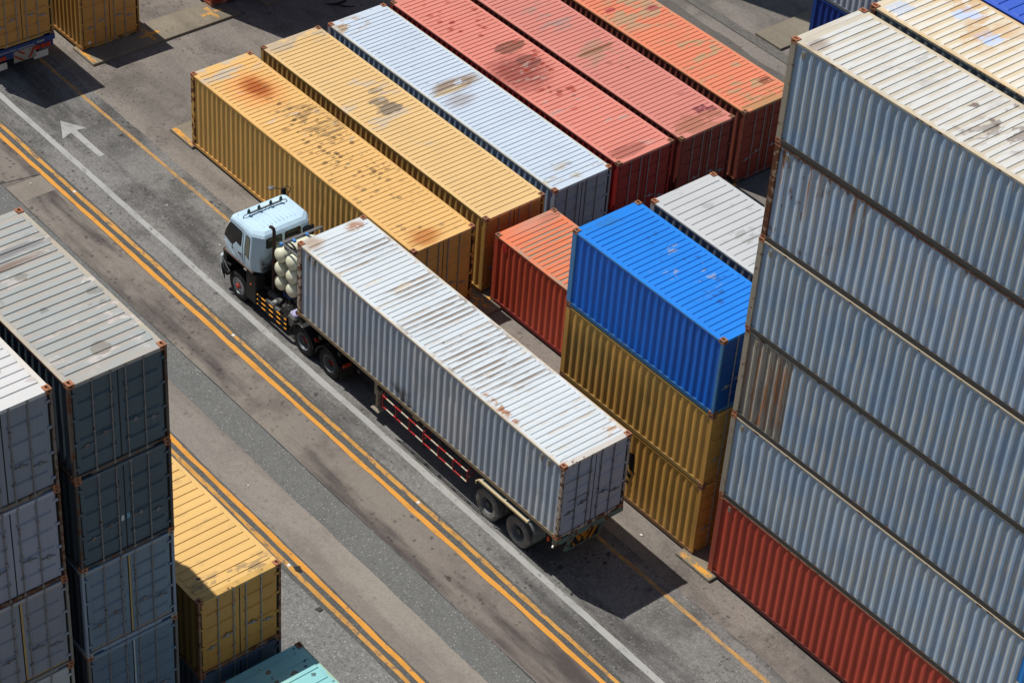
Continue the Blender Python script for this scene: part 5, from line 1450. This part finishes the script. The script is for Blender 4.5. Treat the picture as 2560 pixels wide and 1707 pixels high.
# rear bumper, hazard board, lamps
m = MB(); m.box(23.22, 23.40, YC - 1.24, YC + 1.22, 1.44, 1.63); bm_ = sp('rear_beam', m, M_TGREEN)
m = MB(); m.box(22.92, 23.02, -2.90, -1.62, .50, .58)
for y in (-2.88, -1.72): m.add([(23.0, y - .05, .50), (23.0, y + .05, .50), (23.30, y + .05, 1.43), (23.30, y - .05, 1.43), (22.92, y - .05, .50), (22.92, y + .05, .50), (23.22, y + .05, 1.43), (23.22, y - .05, 1.43)], [(0, 1, 2, 3), (4, 7, 6, 5), (0, 3, 7, 4), (1, 5, 6, 2), (0, 4, 5, 1), (3, 2, 6, 7)])
sp('underrun_bar', m, M_TGREEN)
m = MB(); m.box(23.06, 23.08, -2.76, -1.80, .66, 1.24); hz = sp('hazard_board', m, mat_plain('board_black', (.014, .014, .014), .6))
M_HZ = mat_plain('hazard_orange', (.50, .20, .02), .6, grime=.4, gs=9)
def hzp(pts):
    m = MB(); m.add([(23.083, y, z) for y, z in pts], [tuple(range(len(pts)))]); sp('warning_stripe', m, M_HZ, hz)
hzp([(-2.74, 1.20), (-2.66, 1.22), (-2.44, .88), (-2.44, .78), (-2.52, .74)])
hzp([(-2.75, .86), (-2.75, .74), (-2.69, .67), (-2.62, .67)])
hzp([(-2.58, 1.22), (-2.30, 1.10), (-2.22, 1.22), (-2.12, 1.12), (-2.16, .92), (-2.36, .84), (-2.44, .94)])
hzp([(-2.36, .76), (-2.26, .68), (-1.98, 1.14), (-2.06, 1.22)])
hzp([(-2.16, .67), (-2.03, .67), (-1.81, 1.02), (-1.81, 1.16), (-1.85, 1.17)])
hzp([(-2.03, 1.24), (-1.98, 1.18), (-1.90, 1.24)])
m = MB(); m.cbox(22.98, 23.06, -3.66, -3.60, 1.36, 1.52, .015); sp('side_lamp', m, M_REDL)
m = MB(); m.tube([(23.3, -3.70, 1.42), (23.34, -3.76, 1.40)], .03, 8); sp('side_lamp', m, M_STUD)
m = MB(); m.lathe([(.001, .05), (.07, .04), (.08, 0)], (23.2, -3.0, 1.18), 0, 12); sp('tail_lamp', m, mat_plain('dull_lens', (.16, .17, .15), .4), None, 40)

# the blue trailer at the top left
KB = (-13.0, -2.38)
kt = thing('semi_trailer', 'blue trailer with a striped tail board under the ochre container, top left', 'trailer', (KB[0], KB[1], 0.0))
def kp(name, m, mat, parent=None): return obj(name, m.mesh(name), mat, kt if parent is None else parent, (-KB[0], -KB[1], 0) if parent is None else None)
M_KBLUE = mat_frame('trailer_blue', (0.035, 0.07, 0.22), 0.25, 9, 0.3)
KC = KB[1]
m = MB()
for s in (-1, 1): m.box(-19.0, -7.1, KC + s * .5 - .07, KC + s * .5 + .07, 1.0, 1.30)
for k in range(12): m.box(-18.6 + k, -18.5 + k, KC - 1.15, KC - .5705, 1.12, 1.25); m.box(-18.6 + k, -18.5 + k, KC + .5705, KC + 1.15, 1.12, 1.25)
m.box(-19.0, -18.8, KC - 1.18, KC + 1.18, 1.305, 1.398); m.box(-7.4, -7.15, KC - 1.18, KC + 1.18, 1.305, 1.398)
for s in (-1, 1): m.box(-17.5, -17.35, KC + s * .8 - .07, KC + s * .8 + .07, .0, 1.1)
kp('chassis', m, M_KBLUE)
m = MB(); m.box(-7.1, -6.93, KC - 1.24, KC + 1.24, 1.16, 1.36); kp('rear_beam', m, M_KBLUE)
M_SIL = mat_plain('reflective_strip', (.36, .38, .42), .35, .3)
m = MB(); m.box(-6.927, -6.922, KC - 1.15, KC - .30, 1.22, 1.26); m.box(-6.927, -6.922, KC - .25, KC + .40, 1.20, 1.25); m.box(-6.927, -6.922, KC + .5, KC + .8, 1.22, 1.29); kp('reflective_strip', m, M_SIL)
m = MB(); m.box(-7.08, -7.02, KC - 1.2, KC + 1.2, .88, 1.10); tb = kp('lamp_panel', m, M_KBLUE)
for y, mt in ((KC - 1.02, M_ORANGE), (KC - .80, M_REDL), (KC + .55, M_REDL), (KC + .78, M_REDL), (KC + 1.0, M_REDL)):
    m = MB(); m.cbox(-7.019, -6.98, y - .10, y + .10, .92, 1.07, .02); kp('tail_lamp', m, mt, tb)
m = MB(); m.box(-7.01, -6.99, -2.78, -1.90, .66, 1.12); bd = kp('tail_board', m, mat_plain('board_white', (.34, .33, .30), .6, grime=.7, gs=6))
M_BRED = mat_plain('board_red', (.32, .06, .03), .6, grime=.5)
for pts in ([(-2.76, 1.0), (-2.76, .88), (-2.48, .68), (-2.36, .68)], [(-2.66, 1.1), (-2.54, 1.1), (-2.30, .92), (-2.38, .88)], [(-2.24, .70), (-2.12, .70), (-1.92, 1.0), (-1.92, 1.1), (-2.0, 1.1)]):
    m = MB(); m.add([(-6.987, y, z) for y, z in pts], [tuple(range(len(pts)))]); kp('warning_stripe', m, M_BRED, bd)
m = MB(); m.box(-7.30, -7.28, -3.50, -2.92, .34, .60); kp('mud_flap', m, M_STUD)
m = MB(); m.box(-7.30, -7.28, -1.84, -1.26, .34, .60); kp('mud_flap', m, M_STUD)
for x in (-8.3, -9.65): wheelset(kt, KB, x, KC - 1.10, KC + 1.10, M_TYRE_D, M_RIM_G, M_DARKG)
